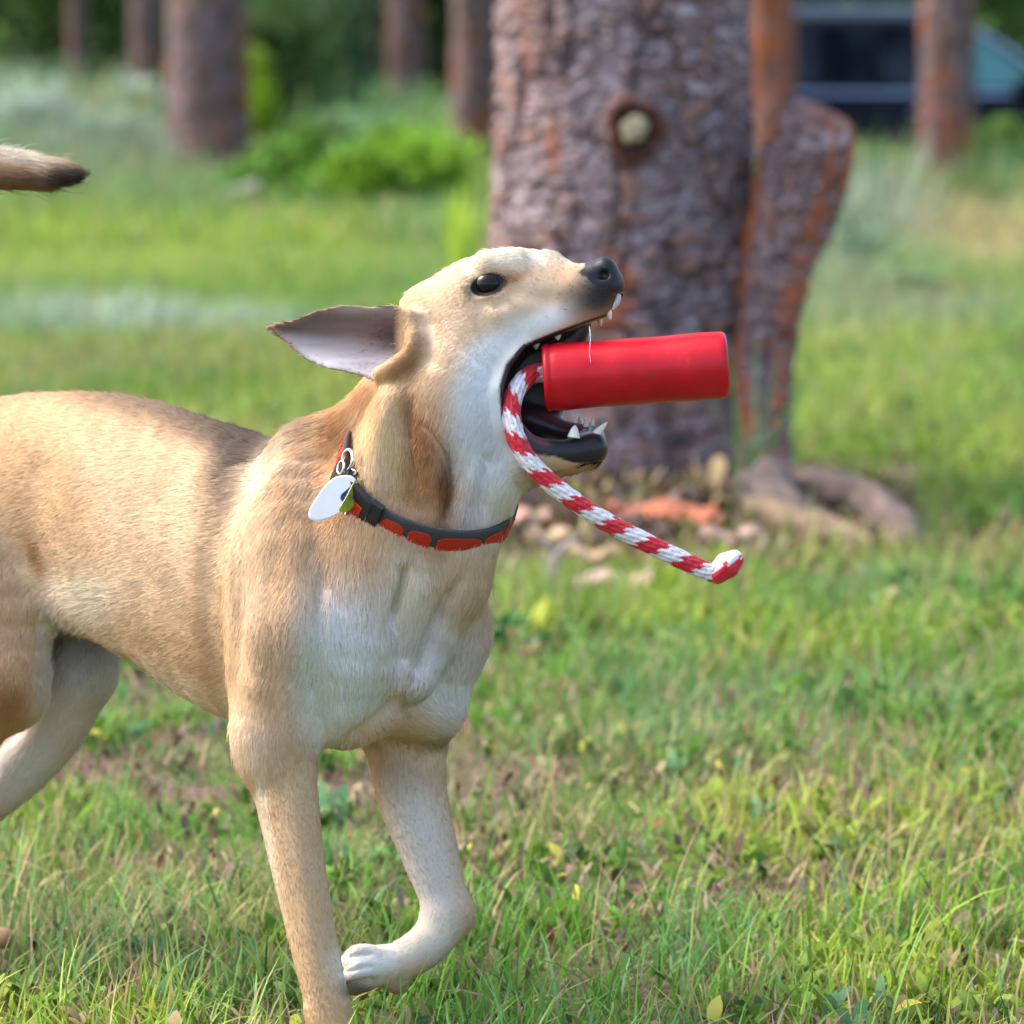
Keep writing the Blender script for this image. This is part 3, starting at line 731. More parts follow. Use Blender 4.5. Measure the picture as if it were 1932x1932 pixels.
bush(1560, 500, 16.5, 150, 90, (0.18, 0.27, 0.17), 'blue-grey sage clump right of the broken stem', 61, 2400, 0.018)
bush(1700, 560, 14.8, 140, 60, (0.20, 0.28, 0.14), 'low grey-green clump in the right of the meadow', 62, 1800, 0.016)
log = thing('fallen_log', 'short grey weathered log lying at the foot of the reddish pine', 'log', pw(455, 385, 24.3))
lb = np.array(log.location)
wood_tube('trunk_piece', pws((408, 385, 24.5), (455, 362, 24.4), (492, 350, 24.3)), [0.05, 0.055, 0.04], log, lb, (0.45, 0.42, 0.42), 24, 14)
stump = thing('tree_stump', 'small brown stump in the grass just right of the grey log', 'stump', pw(478, 410, 23.0))
wood_tube('stump_wood', pws((478, 415, 23), (478, 385, 23)), [0.09, 0.075], stump, np.array(stump.location), (0.24, 0.15, 0.11), 12, 18)

# ------------------------------------------------------------------ the parked car
CY = 29.0
car_x = (2010 - 966) / F * CY            # foot of the windscreen
CX = car_x + 1.35                        # front bumper
CZ = -0.42
car = thing('parked_car', 'dark blue estate car parked among the trees, facing right', 'car', (CX - 2.35, CY + 0.93, CZ))
cb = np.array([CX - 2.35, CY + 0.93, CZ])
t = NT('car_paint'); t.bsdf((0.002, 0.004, 0.010), 0.4, 0.12, Coat_Weight=0.08, Coat_Roughness=0.1); M_PAINT = t.m
t = NT('car_glass'); t.bsdf((0.003, 0.005, 0.012), 0.08, 0.4); M_GLASS = t.m
t = NT('front_glass'); t.bsdf((0.05, 0.20, 0.21), 0.06, 0.6); M_GLASS2 = t.m
M_CHROME = simple_mat('chrome_trim', (0.30, 0.36, 0.48), 0.3, 0.6, metal=0.8, var=0.08)
M_TYRE = simple_mat('tyre_rubber', (0.015, 0.015, 0.016), 0.85, 0.2)
M_DARKP = simple_mat('dark_trim', (0.012, 0.013, 0.015), 0.5, 0.3)
# stations along the length: s (from the front), bottom, shoulder, half width at shoulder, roof height, half width at roof
ST = [(0.00, 0.38, 0.66, 0.70, 0.70, 0.55), (0.06, 0.26, 0.80, 0.84, 0.84, 0.66), (0.35, 0.22, 0.92, 0.91, 0.97, 0.74), (0.9, 0.22, 1.02, 0.93, 1.07, 0.78), (1.33, 0.22, 1.10, 0.93, 1.15, 0.78),
      (1.75, 0.22, 1.13, 0.93, 1.43, 0.74), (2.22, 0.22, 1.15, 0.93, 1.735, 0.68), (2.7, 0.22, 1.16, 0.93, 1.765, 0.67), (3.6, 0.22, 1.17, 0.93, 1.765, 0.67), (4.25, 0.24, 1.18, 0.92, 1.74, 0.66),
      (4.55, 0.28, 1.18, 0.90, 1.50, 0.70), (4.68, 0.32, 1.05, 0.86, 1.12, 0.74), (4.72, 0.40, 0.95, 0.80, 0.98, 0.70)]
V = []
for s_, zb, zs, hw, zr, hr in ST:
    sec = [(0, zb), (hw * 0.75, zb), (hw * 0.97, zb + 0.10), (hw, zb + 0.30), (hw * 0.995, (zb + zs) / 2 + 0.12), (hw * 0.985, zs - 0.07), (hw * 0.95, zs), (hr + (hw * 0.95 - hr) * 0.1, zr - 0.06 if zr - zs > 0.2 else zs + (zr - zs) * 0.6), (hr * 0.9, zr), (hr * 0.5, zr + 0.02), (0, zr + 0.025)]
    full = sec + [(-a_, b_) for a_, b_ in sec[::-1][1:-1]]
    for a_, b_ in full: V.append((CX - s_, CY + 0.93 + a_, CZ + b_))
m = len(full); n = len(ST)
Fl = [(i_ * m + j_, i_ * m + (j_ + 1) % m, (i_ + 1) * m + (j_ + 1) % m, (i_ + 1) * m + j_) for i_ in range(n - 1) for j_ in range(m)]
Fl += [tuple(range(m)), tuple((n - 1) * m + j_ for j_ in range(m))[::-1]]
mesh_obj('body', np.array(V) - cb, Fl, M_PAINT, car)
def side_panel(name, pts, mat, out=0.012, parent=None):
    """window on both flanks follows the lean of the cabin; pts (s, z)"""
    for sgn in (-1, 1):
        V = []
        for k_ in (0, 1):
            for s_, z_ in pts:
                zs = 1.14; hh_ = 0.885 - (z_ - zs) / 0.60 * 0.20 * (1 if z_ > zs else 0)
                V.append((CX - s_, CY + 0.93 + sgn * (hh_ + (out if k_ == 0 else -0.02)), CZ + z_))
        n_ = len(pts); Fl = [tuple(range(n_)), tuple(range(n_, 2 * n_))[::-1]] + [(i_, (i_ + 1) % n_, n_ + (i_ + 1) % n_, n_ + i_) for i_ in range(n_)]
        mesh_obj(name, np.array(V) - cb, Fl, mat, parent or car, smooth=False)
side_panel('front_window', [(1.50, 1.19), (1.60, 1.27), (2.10, 1.65), (2.38, 1.70), (2.38, 1.20)], M_GLASS2)
side_panel('rear_window', [(2.47, 1.20), (2.47, 1.70), (2.84, 1.70), (2.84, 1.21)], M_GLASS)
side_panel('quarter_window', [(3.0, 1.21), (3.0, 1.70), (4.12, 1.64), (4.36, 1.25)], M_GLASS)
side_panel('belt_trim', [(1.4, 1.135), (1.4, 1.165), (4.4, 1.185), (4.4, 1.15)], M_CHROME, 0.03)
V = [(CX - s_, CY + 0.93 + y_, CZ + z_) for s_, y_, z_ in ((1.40, -0.74, 1.17), (1.40, 0.74, 1.17), (2.16, 0.62, 1.715), (2.16, -0.62, 1.715))]
mesh_obj('windscreen', np.array(V) - cb + (0.02, 0, 0.02), [(0, 1, 2, 3)], M_GLASS2, car, smooth=False)
for sgn in (-1, 1):
    y_ = CY + 0.93 + sgn * 0.60
    for s0, s1_, z0_ in ((2.35, 4.15, 1.80),):
        pth = [(CX - s0 + 0.1, y_, CZ + 1.755), (CX - s0, y_, CZ + z0_), (CX - (s0 + s1_) / 2, y_, CZ + z0_ + 0.012), (CX - s1_, y_, CZ + z0_), (CX - s1_ - 0.1, y_, CZ + 1.75)]
        pp, _ = spline(pth, 40); V, Fc = tube(pp, 0.028, 10, cap=False)
        mesh_obj('roof_rail', V - cb, Fc, M_CHROME, car)
    pp, _ = spline([(CX - 2.25, CY + 0.93 + sgn * 0.70, CZ + 1.755), (CX - 1.80, CY + 0.93 + sgn * 0.775, CZ + 1.48), (CX - 1.36, CY + 0.93 + sgn * 0.84, CZ + 1.17)], 20)
    V, Fc = tube(pp, 0.028, 8, cap=False); mesh_obj('pillar_highlight', V - cb, Fc, M_CHROME, car)  # highlight along the windscreen pillar, added as a bright tube
for s_ in (0.88, 3.75):
    for sgn in (-1, 1):
        c0 = np.array([CX - s_, CY + 0.93 + sgn * 0.80, CZ + 0.345])
        w_ = bpy.data.objects.new('wheel', None); COL.objects.link(w_); w_.parent = car; w_.location = c0 - cb
        for nm, prof_, mt in (('tyre', [(0.21, -0.11), (0.32, -0.12), (0.345, -0.09), (0.345, 0.09), (0.32, 0.12), (0.21, 0.11)], M_TYRE), ('rim', [(0.02, -0.07), (0.06, -0.10), (0.10, -0.07), (0.20, -0.09), (0.215, -0.11), (0.215, 0.11), (0.2, 0.09), (0.1, 0.07), (0.06, 0.10), (0.02, 0.07)], M_CHROME)):
            V = [(a_ * math.cos(2 * math.pi * j_ / 36), b_, a_ * math.sin(2 * math.pi * j_ / 36)) for a_, b_ in prof_ for j_ in range(36)]; k_ = len(prof_)
            mesh_obj(nm, np.array(V), [(i_ * 36 + j_, i_ * 36 + (j_ + 1) % 36, ((i_ + 1) % k_) * 36 + (j_ + 1) % 36, ((i_ + 1) % k_) * 36 + j_) for i_ in range(k_) for j_ in range(36)], mt, w_)
def carbox(name, s0, s1_, y0, y1, z0, z1, mat):
    x0, x1 = CX - s1_, CX - s0; bv = 0.02; V = []
    for z_, e_ in ((z0, bv), (z0 + bv, 0), (z1 - bv, 0), (z1, bv)):
        V += [(x0 + e_, y0 + e_, z_), (x1 - e_, y0 + e_, z_), (x1 - e_, y1 - e_, z_), (x0 + e_, y1 - e_, z_)]
    Fl = [(0, 3, 2, 1), (12, 13, 14, 15)] + [(k_ * 4 + j_, k_ * 4 + (j_ + 1) % 4, k_ * 4 + 4 + (j_ + 1) % 4, k_ * 4 + 4 + j_) for k_ in range(3) for j_ in range(4)]
    mesh_obj(name, np.array(V) + (0, 0, CZ) - cb, Fl, mat, car)
YC = CY + 0.93
for sgn in (-1, 1):
    carbox('headlight', -0.01, 0.22, YC + sgn * 0.68 - 0.14, YC + sgn * 0.68 + 0.14, 0.66, 0.80, M_CHROME)
    carbox('tail_light', 4.60, 4.74, YC + sgn * 0.76 - 0.09, YC + sgn * 0.76 + 0.09, 0.82, 1.12, M_DARKP)
    carbox('wing_mirror', 1.62, 1.78, YC + sgn * 1.02 - 0.09, YC + sgn * 1.02 + 0.09, 1.14, 1.29, M_PAINT)
    for s_ in (2.45, 3.38): carbox('door_handle', s_, s_ + 0.17, YC + sgn * 0.935 - 0.02, YC + sgn * 0.935 + 0.02, 0.98, 1.02, M_CHROME)
    carbox('side_sill', 1.3, 3.35, YC + sgn * 0.90 - 0.05, YC + sgn * 0.90 + 0.05, 0.20, 0.32, M_DARKP)
carbox('front_bumper', -0.04, 0.12, YC - 0.80, YC + 0.80, 0.26, 0.52, M_DARKP)
carbox('rear_bumper', 4.62, 4.78, YC - 0.80, YC + 0.80, 0.30, 0.55, M_DARKP)

# distant wood behind everything
PD = []
q = np.random.default_rng(91)
for i_ in range(46):
    x_ = -26 + 52 * q.random(); y_ = 84 + 26 * q.random()
    PD.append(crown((x_, y_, gz(x_, y_) + 2.6), 2.2, 2.0, 3.4, 900, 0.30, FIR_COL[i_ % 3], 200 + i_))
V, Fc, C = join(PD)
g = mesh_obj('distant_wood', V, Fc, M_LEAF, cols=C)
tag(g, 'dark mass of the forest closing the view on the slope', 'forest', kind='stuff')
# ------------------------------------------------------------------ the dog: one implicit surface, polygonised
HD = np.array([0.766, 0.0, -0.643])       # heading of the body (right and towards the camera)
SD = np.array([-0.643, 0.0, -0.766])      # the dog's right side (towards the camera)

class Prim:
    def __init__(s, a, b, ra, rb, sc=(1, 1, 1), flow=None):
        s.a = np.array(a, float); s.b = np.array(b, float); s.ra = ra; s.rb = rb; s.sc = np.array(sc, float)
        if flow is None:
            flow = s.b - s.a
        flow = np.array(flow, float); L = np.linalg.norm(flow)
        s.flow = flow / L if L > 0 else np.array([0, 1.0, 0])
    def bbox(s, pad):
        r = max(s.ra, s.rb) * s.sc + pad
        return np.minimum(s.a, s.b) - r, np.maximum(s.a, s.b) + r
    def d(s, X, Y, Z):
        a = s.a; sc = s.sc
        qx = (X - a[0]) / sc[0]; qy = (Y - a[1]) / sc[1]; qz = (Z - a[2]) / sc[2]
        ba = (s.b - a) / sc; L2 = float(ba @ ba)
        if L2 < 1e-9:
            return np.sqrt(qx * qx + qy * qy + qz * qz) - s.ra
        t = np.clip((qx * ba[0] + qy * ba[1] + qz * ba[2]) / L2, 0, 1)
        qx = qx - ba[0] * t; qy = qy - ba[1] * t; qz = qz - ba[2] * t
        return np.sqrt(qx * qx + qy * qy + qz * qz) - (s.ra + (s.rb - s.ra) * t)

class Poly:
    """image-plane polygon extruded between two depths, or a thin cupped sheet"""
    def __init__(s, uv, w0, w1=None, sheet=None, flow=(0, 1, 0)):
        wm = w0 if w1 is None else 0.0
        s.p = np.array([[(u - 966) * (1 + wm / F), (v - 966) * (1 + wm / F)] for u, v in uv])
        s.w0, s.w1, s.sheet = w0, w1, sheet
        s.flow = np.array(flow, float)
    def bbox(s, pad):
        lo = s.p.min(0) - pad; hi = s.p.max(0) + pad
        if s.sheet: return np.array([lo[0], lo[1], s.w0 - 90 - pad]), np.array([hi[0], hi[1], s.w0 + 90 + pad])
        return np.array([lo[0], lo[1], s.w0 - pad]), np.array([hi[0], hi[1], s.w1 + pad])
    def d2(s, X, Y):
        P = s.p; n = len(P); d = np.full(X.shape, 1e9); sg = np.ones(X.shape)
        for i in range(n):
            a = P[i]; b = P[i - 1]; e = b - a
            wx = X - a[0]; wy = Y - a[1]
            t = np.clip((wx * e[0] + wy * e[1]) / (e @ e), 0, 1)
            bx = wx - e[0] * t; by = wy - e[1] * t
            d = np.minimum(d, bx * bx + by * by)
            c1 = Y >= a[1]; c2 = Y < b[1]; c3 = e[0] * wy > e[1] * wx
            flip = (c1 & c2 & c3) | (~c1 & ~c2 & ~c3)
            sg = np.where(flip, -sg, sg)
        return sg * np.sqrt(d)
    def d(s, X, Y, Z):
        if X.ndim == 3:
            d2 = s.d2(X[:, :, :1], Y[:, :, :1])
            X0, Y0 = X[:, :, :1], Y[:, :, :1]
        else: d2 = s.d2(X, Y); X0, Y0 = X, Y
        if s.sheet:
            th, zf = s.sheet
            dz = np.abs(Z - zf(X0, Y0, d2)) - th
            k = th * 1.2
        else:
            dz = np.maximum(s.w0 - Z, Z - s.w1); k = 25.0
        d2 = d2 + 0 * Z
        h = np.maximum(k - np.abs(d2 - dz), 0) / k
        return np.maximum(d2, dz) + h * h * k / 4

def cr_spline(P_, per):
    P_ = np.asarray(P_, float)
    if len(P_) == 2: return np.array([P_[0] + (P_[1] - P_[0]) * t_ for t_ in np.linspace(0, 1, 3)])
    E = np.vstack([2 * P_[0] - P_[1], P_, 2 * P_[-1] - P_[-2]]); out = []
    for i in range(len(P_) - 1):
        a, b, c, d = E[i:i + 4]
        for k_ in range(per):
            f = k_ / per
            out.append(0.5 * (2 * b + (-a + c) * f + (2 * a - 5 * b + 4 * c - d) * f * f + (-a + 3 * b - 3 * c + d) * f ** 3))
    out.append(P_[-1]); return np.array(out)

class Chain:
    """one smooth tapering limb through several joints"""
    def __init__(s, pts, sc=(1, 1, 1), flow=None, per=4, kys=None):
        A_ = np.array([list(Q(*p_[:3])) + [p_[3], (p_[4] / p_[3] if len(p_) > 4 else 1.0)] for p_ in pts])
        C_ = cr_spline(A_, per)
        s.seg = [Prim(a[:3], b[:3], max(a[3], 2), max(b[3], 2), (sc[0], sc[1] * 0.5 * (a[4] + b[4]), sc[2]), flow) for a, b in zip(C_[:-1], C_[1:])]
    def bbox(s, pad):
        bb = [g.bbox(pad) for g in s.seg]
        return np.min([b[0] for b in bb], 0), np.max([b[1] for b in bb], 0)
    def d(s, X, Y, Z):
        o = None
        for g in s.seg:
            e = g.d(X, Y, Z)
            o = e if o is None else np.minimum(o, e)
        return o

OPS = []     # (mode, prim, k)
def add(p, k=25): OPS.append(('+', p, k)); return p
def sub(p, k=10): OPS.append(('-', p, k)); return p
def chain(pts, k=25, sc=(1, 1, 1), flow=None):
    """pts: (u, v, w, r)"""
    add(Chain(pts, sc, flow), k)
def ball(u, v, w, r, sc=(1, 1, 1), k=25, flow=(0, 1, 0)):
    add(Prim(Q(u, v, w), Q(u, v, w), r, r, sc, flow), k)

BACK = -HD + np.array([0, 0.25, 0])
# torso: thorax, loins, pelvis
TOR = [(700, 1125, -10, 150, 240), (520, 1106, 130, 168, 278), (380, 1052, 250, 172, 270), (250, 980, 370, 160, 243),
       (130, 944, 480, 150, 216), (0, 935, 600, 150, 192), (-110, 965, 690, 125, 165)]
add(Chain(TOR, flow=BACK), 60)
# flank skin fold and groin
chain([(250, 1150, 330, 70), (120, 1110, 440, 60)], 60, flow=(-0.35, 1, 0.2))
# near shoulder, upper arm and forearm
chain([(575, 870, 40, 60), (560, 1010, -60, 92), (575, 1180, -120, 100)], 45, flow=(-0.15, 1, 0.2))
chain([(575, 1180, -120, 92), (528, 1330, -105, 80), (520, 1420, -105, 66)], 40)
chain([(480, 960, 55, 48), (478, 1200, -20, 58), (492, 1400, -70, 48)], 40)
chain([(500, 1340, -80, 30), (466, 1440, -68, 14), (452, 1442, -64, 5)], 12)
chain([(526, 1395, -104, 74), (527, 1440, -106, 66), (540, 1500, -115, 59), (560, 1620, -135, 51), (588, 1760, -150, 45), (612, 1870, -160, 41), (618, 1905, -160, 44), (626, 1955, -168, 40)], 34)
# near fore paw
for du, dw in ((-34, -8), (-10, -34), (18, -36), (42, -12)):
    chain([(630 + du * 0.4, 1965, -175 + dw * 0.5, 22), (638 + du, 1990, -196 + dw, 19)], 5)
ball(630, 1985, -165, 34, (1, 0.7, 1), 12)
# far shoulder, upper arm, folded foreleg
chain([(770, 930, 200, 70), (800, 1080, 130, 95), (822, 1190, 60, 100)], 45, flow=(0, 1, 0))
chain([(822, 1190, 60, 98), (800, 1290, 75, 88), (765, 1385, 105, 72)], 35)
chain([(765, 1390, 105, 76), (778, 1500, 100, 67), (808, 1600, 92, 56), (836, 1690, 85, 46), (842, 1722, 82, 47)], 25)
chain([(848, 1725, 82, 47), (812, 1775, 62, 41), (762, 1812, 40, 39), (730, 1822, 30, 40)], 20)
for dv, dw in ((-24, 10), (-20, -22), (4, -38), (22, -22)):
    chain([(728, 1822 + dv * 0.5, 30 + dw * 0.6, 24), (682, 1826 + dv, 16 + dw, 21), (662, 1836 + dv, 10 + dw, 18)], 5)
ball(748, 1850, 34, 22, k=14)
chain([(700, 1850, 20, 17), (672, 1862, 16, 14)], 8)
# breast: pectorals, breast bone, furrows
chain([(700, 1020, -90, 95), (668, 1200, -118, 92), (662, 1300, -100, 70)], 30, flow=(0.1, 1, 0))
chain([(800, 1120, -40, 85), (770, 1262, -95, 58)], 30)
ball(650, 1350, -60, 62, k=40)
chain([(700, 1330, -60, 50), (810, 1340, 40, 60)], 40)
# neck
NECKF = (0.1, 1, 0)
chain([(850, 790, -20, 142), (800, 905, -15, 158), (735, 1060, -15, 178)], 50, flow=(-0.25, 1, 0))
chain([(800, 690, 20, 75), (705, 812, 40, 80), (620, 880, 75, 92)], 55, flow=(-0.8, 0.7, 0.2))
chain([(950, 800, -25, 62), (922, 900, -60, 68), (872, 985, -62, 72), (845, 1080, -60, 80)], 40, flow=(-0.2, 1, 0))
# hind: near thigh and leg (mostly out of frame at the left)
chain([(-60, 930, 560, 150), (-20, 1120, 480, 125), (10, 1300, 420, 86)], 50, flow=(-0.1, 1, 0))
chain([(0, 1270, 420, 88), (-70, 1400, 470, 62), (-165, 1530, 540, 34)], 30)
chain([(-165, 1520, 540, 36), (-120, 1660, 500, 32), (-85, 1760, 470, 33)], 18)
for dw in (-26, -9, 9, 26):
    chain([(-80, 1768, 468 + dw * 0.6, 22), (-28, 1798, 440 + dw, 19)], 9)
# far thigh and leg
chain([(90, 1030, 640, 120), (166, 1165, 600, 70), (152, 1270, 590, 70)], 45, flow=(0, 1, 0))
chain([(150, 1260, 590, 72), (105, 1365, 620, 66), (30, 1460, 650, 56), (-70, 1560, 700, 34)], 28)
chain([(95, 1290, 600, 22), (10, 1400, 650, 20), (-88, 1535, 700, 16)], 16)
chain([(-70, 1560, 700, 36), (-75, 1660, 690, 30), (-50, 1755, 660, 32)], 16)
for dw in (-26, -9, 9, 26):
    chain([(-48, 1755, 655 + dw * 0.6, 21), (0, 1768, 635 + dw, 18)], 9)
# tail: carried high, curling forward
chain([(-150, 880, 720, 46), (-260, 740, 700, 38), (-300, 560, 640, 36), (-235, 390, 580, 38), (-110, 325, 540, 40), (0, 322, 510, 30), (80, 330, 490, 22), (150, 330, 470, 7)], 14)

# head
chain([(1030, 525, -30, 52), (940, 562, -22, 90), (872, 622, -15, 97)], 35, flow=(-1, 0.35, 0))
ball(888, 606, -18, 104, k=26, flow=(-1, 0.5, 0))
chain([(930, 660, -45, 78), (872, 705, -50, 98), (862, 780, -40, 104)], 40, flow=(-0.8, 0.7, 0))
chain([(1136, 538, -48, 42), (1105, 547, -45, 50), (1045, 562, -40, 60), (960, 600, -30, 90)], 22, flow=(-1, 0.25, 0))
add(Prim(Q(1118, 577, -66), Q(1010, 622, -72), 27, 36, flow=(-1, 0.5, 0)), 22)     # upper lip, near side
add(Prim(Q(1118, 577, -22), Q(1010, 622, -5), 27, 36, flow=(-1, 0.5, 0)), 22)
add(Prim(Q(1128, 572, -46), Q(1108, 575, -46), 29, 30, flow=(-1, 0.5, 0)), 14)
add(Prim(Q(925, 500, -72), Q(975, 497, -66), 26, 22, flow=(-1, 0.2, 0)), 24)       # brow ridges
add(Prim(Q(925, 500, 30), Q(975, 497, 20), 26, 22, flow=(-1, 0.2, 0)), 24)
add(Prim(Q(940, 588, -100), Q(1020, 566, -72), 16, 12, flow=(-1, 0.3, 0)), 30)     # cheek bone
add(Prim(Q(985, 668, -92), Q(935, 740, -98), 22, 30, flow=(-0.7, 1, 0)), 26)       # stretched corner of the lips
add(Prim(Q(935, 740, -98), Q(962, 838, -84), 30, 26, flow=(-0.4, 1, 0)), 26)
# mouth cavity
sub(Poly([(1230, 590), (1165, 596), (1100, 619), (1040, 641), (990, 662), (962, 695), (950, 735), (953, 785), (972, 832),
          (1010, 860), (1060, 860), (1120, 840), (1230, 800)], -400, 120), 8)
add(Poly([(930, 630), (1030, 618), (1120, 600), (1108, 640), (1070, 720), (1060, 800), (1000, 860), (930, 860)], 8, 50, flow=(-1, .3, 0)), 12)
# lower jaw
JF = (-1, 0.2, 0)
chain([(1116, 847, -66, 27), (1060, 853, -88, 22), (1000, 842, -102, 22), (968, 812, -104, 22)], 16, flow=JF)
chain([(1112, 846, -40, 33), (1050, 866, -46, 34), (960, 880, -45, 52)], 22, flow=JF)
chain([(1116, 826, -16, 22), (1060, 812, 8, 21), (990, 790, 22, 26)], 14, flow=JF)
chain([(1122, 836, -66, 17), (1124, 824, -20, 17)], 10, flow=JF)
chain([(1085, 862, -60, 20), (1040, 866, -80, 24), (985, 872, -84, 34)], 24, flow=JF)
# nose leather
add(Prim(Q(1140, 509, -60), Q(1122, 514, -60), 24, 20, flow=(-1, 0, 0)), 10)
add(Prim(Q(1140, 508, -36), Q(1122, 511, -36), 24, 20, flow=(-1, 0, 0)), 10)
sub(Prim(Q(1128, 521, -92), Q(1140, 519, -82), 6, 9), 6)
sub(Prim(Q(1108, 512, -93), Q(1126, 523, -90), 3.5, 5), 5)
# eye sockets
EYE_N, EYE_F = Q(921, 538, -99), Q(921, 538, 62)
sub(Prim(Q(904, 542, -118), Q(938, 532, -118), 17, 14), 7)
sub(Prim(Q(908, 541, 80), Q(934, 533, 80), 12, 10), 7)
# ears
def ear_z(base, tipdx):
    def f(X, Y, d2):
        t = np.clip((770 - 966 - X) / 265.0, 0, 1)
        return base + 34 * t + 30 * (1 - np.exp(np.minimum(d2, 0) / 26.0)) - 10 * np.sin(t * 3.1)
    return f
EAR = [(502, 611), (532, 606), (560, 599), (600, 583), (645, 575), (700, 577), (748, 575), (785, 594), (792, 650), (770, 690),
       (738, 706), (704, 716), (660, 704), (610, 694), (575, 678), (540, 648), (516, 628)]
add(Poly(EAR, -92, sheet=(5.0, ear_z(-92, 0)), flow=(-1, 0, 0)), 10)
chain([(786, 640, -108, 15), (774, 668, -118, 17), (748, 688, -122, 15), (716, 702, -116, 10)], 18, flow=(-0.6, 0.7, 0))
ball(812, 594, -22, 58, k=26, flow=(-1, 0.5, 0))
chain([(780, 610, -84, 18), (794, 645, -88, 24), (792, 690, -98, 22)], 26, flow=(-1, 0.5, 0))
# far ear, laid back on the far side of the neck
chain([(800, 640, 96, 22), (740, 690, 122, 18), (700, 760, 130, 8)], 16, sc=(1, 1, 0.6))
# skin folds of the neck: light strap behind the cheek, furrow beneath it, furrows of the breast
chain([(752, 722, -98, 18), (726, 800, -116, 34), (728, 880, -126, 42), (750, 930, -126, 34)], 44, flow=(-0.1, 1, 0))
chain([(806, 860, -128, 26), (818, 925, -128, 32), (806, 985, -128, 22)], 40, flow=(-0.1, 1, 0))
# ---- sample the field
H = 4.0
LO = np.array([-1480.0, -820.0, -340.0]); HI = np.array([300.0, 1130.0, 900.0])
NX, NY, NZ = [int(v) for v in np.ceil((HI - LO) / H)]
field = np.full((NX, NY, NZ), 200.0, np.float32)
ax = [LO[i] + H * np.arange(n) for i, n in enumerate((NX, NY, NZ))]
for mode, p, k in OPS:
    lo, hi = p.bbox(k + 12)
    i0 = np.maximum(((lo - LO) / H).astype(int), 0); i1 = np.minimum(((hi - LO) / H).astype(int) + 2, (NX, NY, NZ))
    if (i1 <= i0).any(): continue
    sl = tuple(slice(a, b) for a, b in zip(i0, i1))
    X = ax[0][sl[0]][:, None, None]; Y = ax[1][sl[1]][None, :, None]; Z = ax[2][sl[2]][None, None, :]
    if isinstance(p, Poly): X, Y = np.broadcast_arrays(X, Y)
    d = p.d(X, Y, Z).astype(np.float32)
    f = field[sl]
    if mode == '+':
        h = np.maximum(k - np.abs(f - d), 0) / k
        field[sl] = np.minimum(f, d) - h * h * (k / 4)
    else:
        d = -d
        h = np.maximum(k - np.abs(f - d), 0) / k
        field[sl] = np.maximum(f, d) + h * h * (k / 4)

def surface_nets(Fd):
    ins = Fd < 0
    nx, ny, nz = Fd.shape
    c = np.zeros((nx - 1, ny - 1, nz - 1), np.uint8)
    for i in (0, 1):
        for j in (0, 1):
            for k in (0, 1):
                c += ins[i:nx - 1 + i, j:ny - 1 + j, k:nz - 1 + k]
    act = (c > 0) & (c < 8)
    I = np.argwhere(act)
    idx = np.full(act.shape, -1, np.int32)
    idx[act] = np.arange(len(I))
    acc = np.zeros((len(I), 3)); cnt = np.zeros(len(I))
    corners = [(i, j, k) for i in (0, 1) for j in (0, 1) for k in (0, 1)]
    for a in corners:
        for axis in range(3):
            if a[axis]: continue
            b = list(a); b[axis] = 1
            fa = Fd[I[:, 0] + a[0], I[:, 1] + a[1], I[:, 2] + a[2]].astype(float)
            fb = Fd[I[:, 0] + b[0], I[:, 1] + b[1], I[:, 2] + b[2]].astype(float)
            m = (fa < 0) != (fb < 0)
            t = np.where(m, fa / np.where(m, fa - fb, 1), 0)
            pt = np.array(a, float)[None, :] + np.zeros((len(I), 3)); pt[:, axis] += t
            acc[m] += pt[m]; cnt[m] += 1
    V = I + acc / cnt[:, None]
    quads = []
    for axis in range(3):
        o1, o2 = [(1, 2), (2, 0), (0, 1)][axis]
        sh = [slice(None)] * 3; sh2 = [slice(None)] * 3
        sh[axis] = slice(0, -1); sh2[axis] = slice(1, None)
        A = ins[tuple(sh)]; B = ins[tuple(sh2)]
        E = np.argwhere(A != B)
        E = E[(E[:, o1] > 0) & (E[:, o2] > 0) & (E[:, o1] < idx.shape[o1]) & (E[:, o2] < idx.shape[o2])]
        flip = A[E[:, 0], E[:, 1], E[:, 2]]
        def g(d1, d2):
            e = E.copy(); e[:, o1] -= d1; e[:, o2] -= d2
            return idx[e[:, 0], e[:, 1], e[:, 2]]
        q = np.stack([g(1, 1), g(0, 1), g(0, 0), g(1, 0)], 1)
        q[~flip] = q[~flip][:, ::-1]
        quads.append(q)
    return V, np.concatenate(quads)

BV, BQ = surface_nets(field)
BV = LO + BV * H

# ---- keep the largest connected piece only
def vertex_normals(V, Qd):
    a, b, c, d = V[Qd[:, 0]], V[Qd[:, 1]], V[Qd[:, 2]], V[Qd[:, 3]]
    n = np.cross(c - a, d - b)
    N = np.zeros_like(V)
    for i in range(4): 
        for j in range(3): N[:, j] += np.bincount(Qd[:, i], n[:, j], len(V))
    return N / np.maximum(np.linalg.norm(N, axis=1, keepdims=True), 1e-9)
def relax(V, Qd, it=1, f=0.5):
    for _ in range(it):
        s = np.zeros_like(V); c = np.zeros(len(V))
        for i in range(4):
            for j in (1, 3):
                o = (i + j) % 4
                for k in range(3): s[:, k] += np.bincount(Qd[:, i], V[Qd[:, o], k], len(V))
                c += np.bincount(Qd[:, i], minlength=len(V))
        V = V + f * (s / c[:, None] - V)
    return V
BV0 = relax(BV, BQ, 2, 0.5); BVs = relax(BV0, BQ, 8, 0.5)
hw_ = np.clip((BV0[:, 0] + 230) / 60, 0, 1) * np.clip((60 - BV0[:, 1]) / 60, 0, 1) + np.clip((BV0[:, 1] - 780) / 40, 0, 1)
hw_ = np.maximum(hw_, (BV0[:, 0] < -180) & (BV0[:, 1] < -230) & (BV0[:, 2] < 0))
hw_ = np.clip(hw_, 0, 1)[:, None]
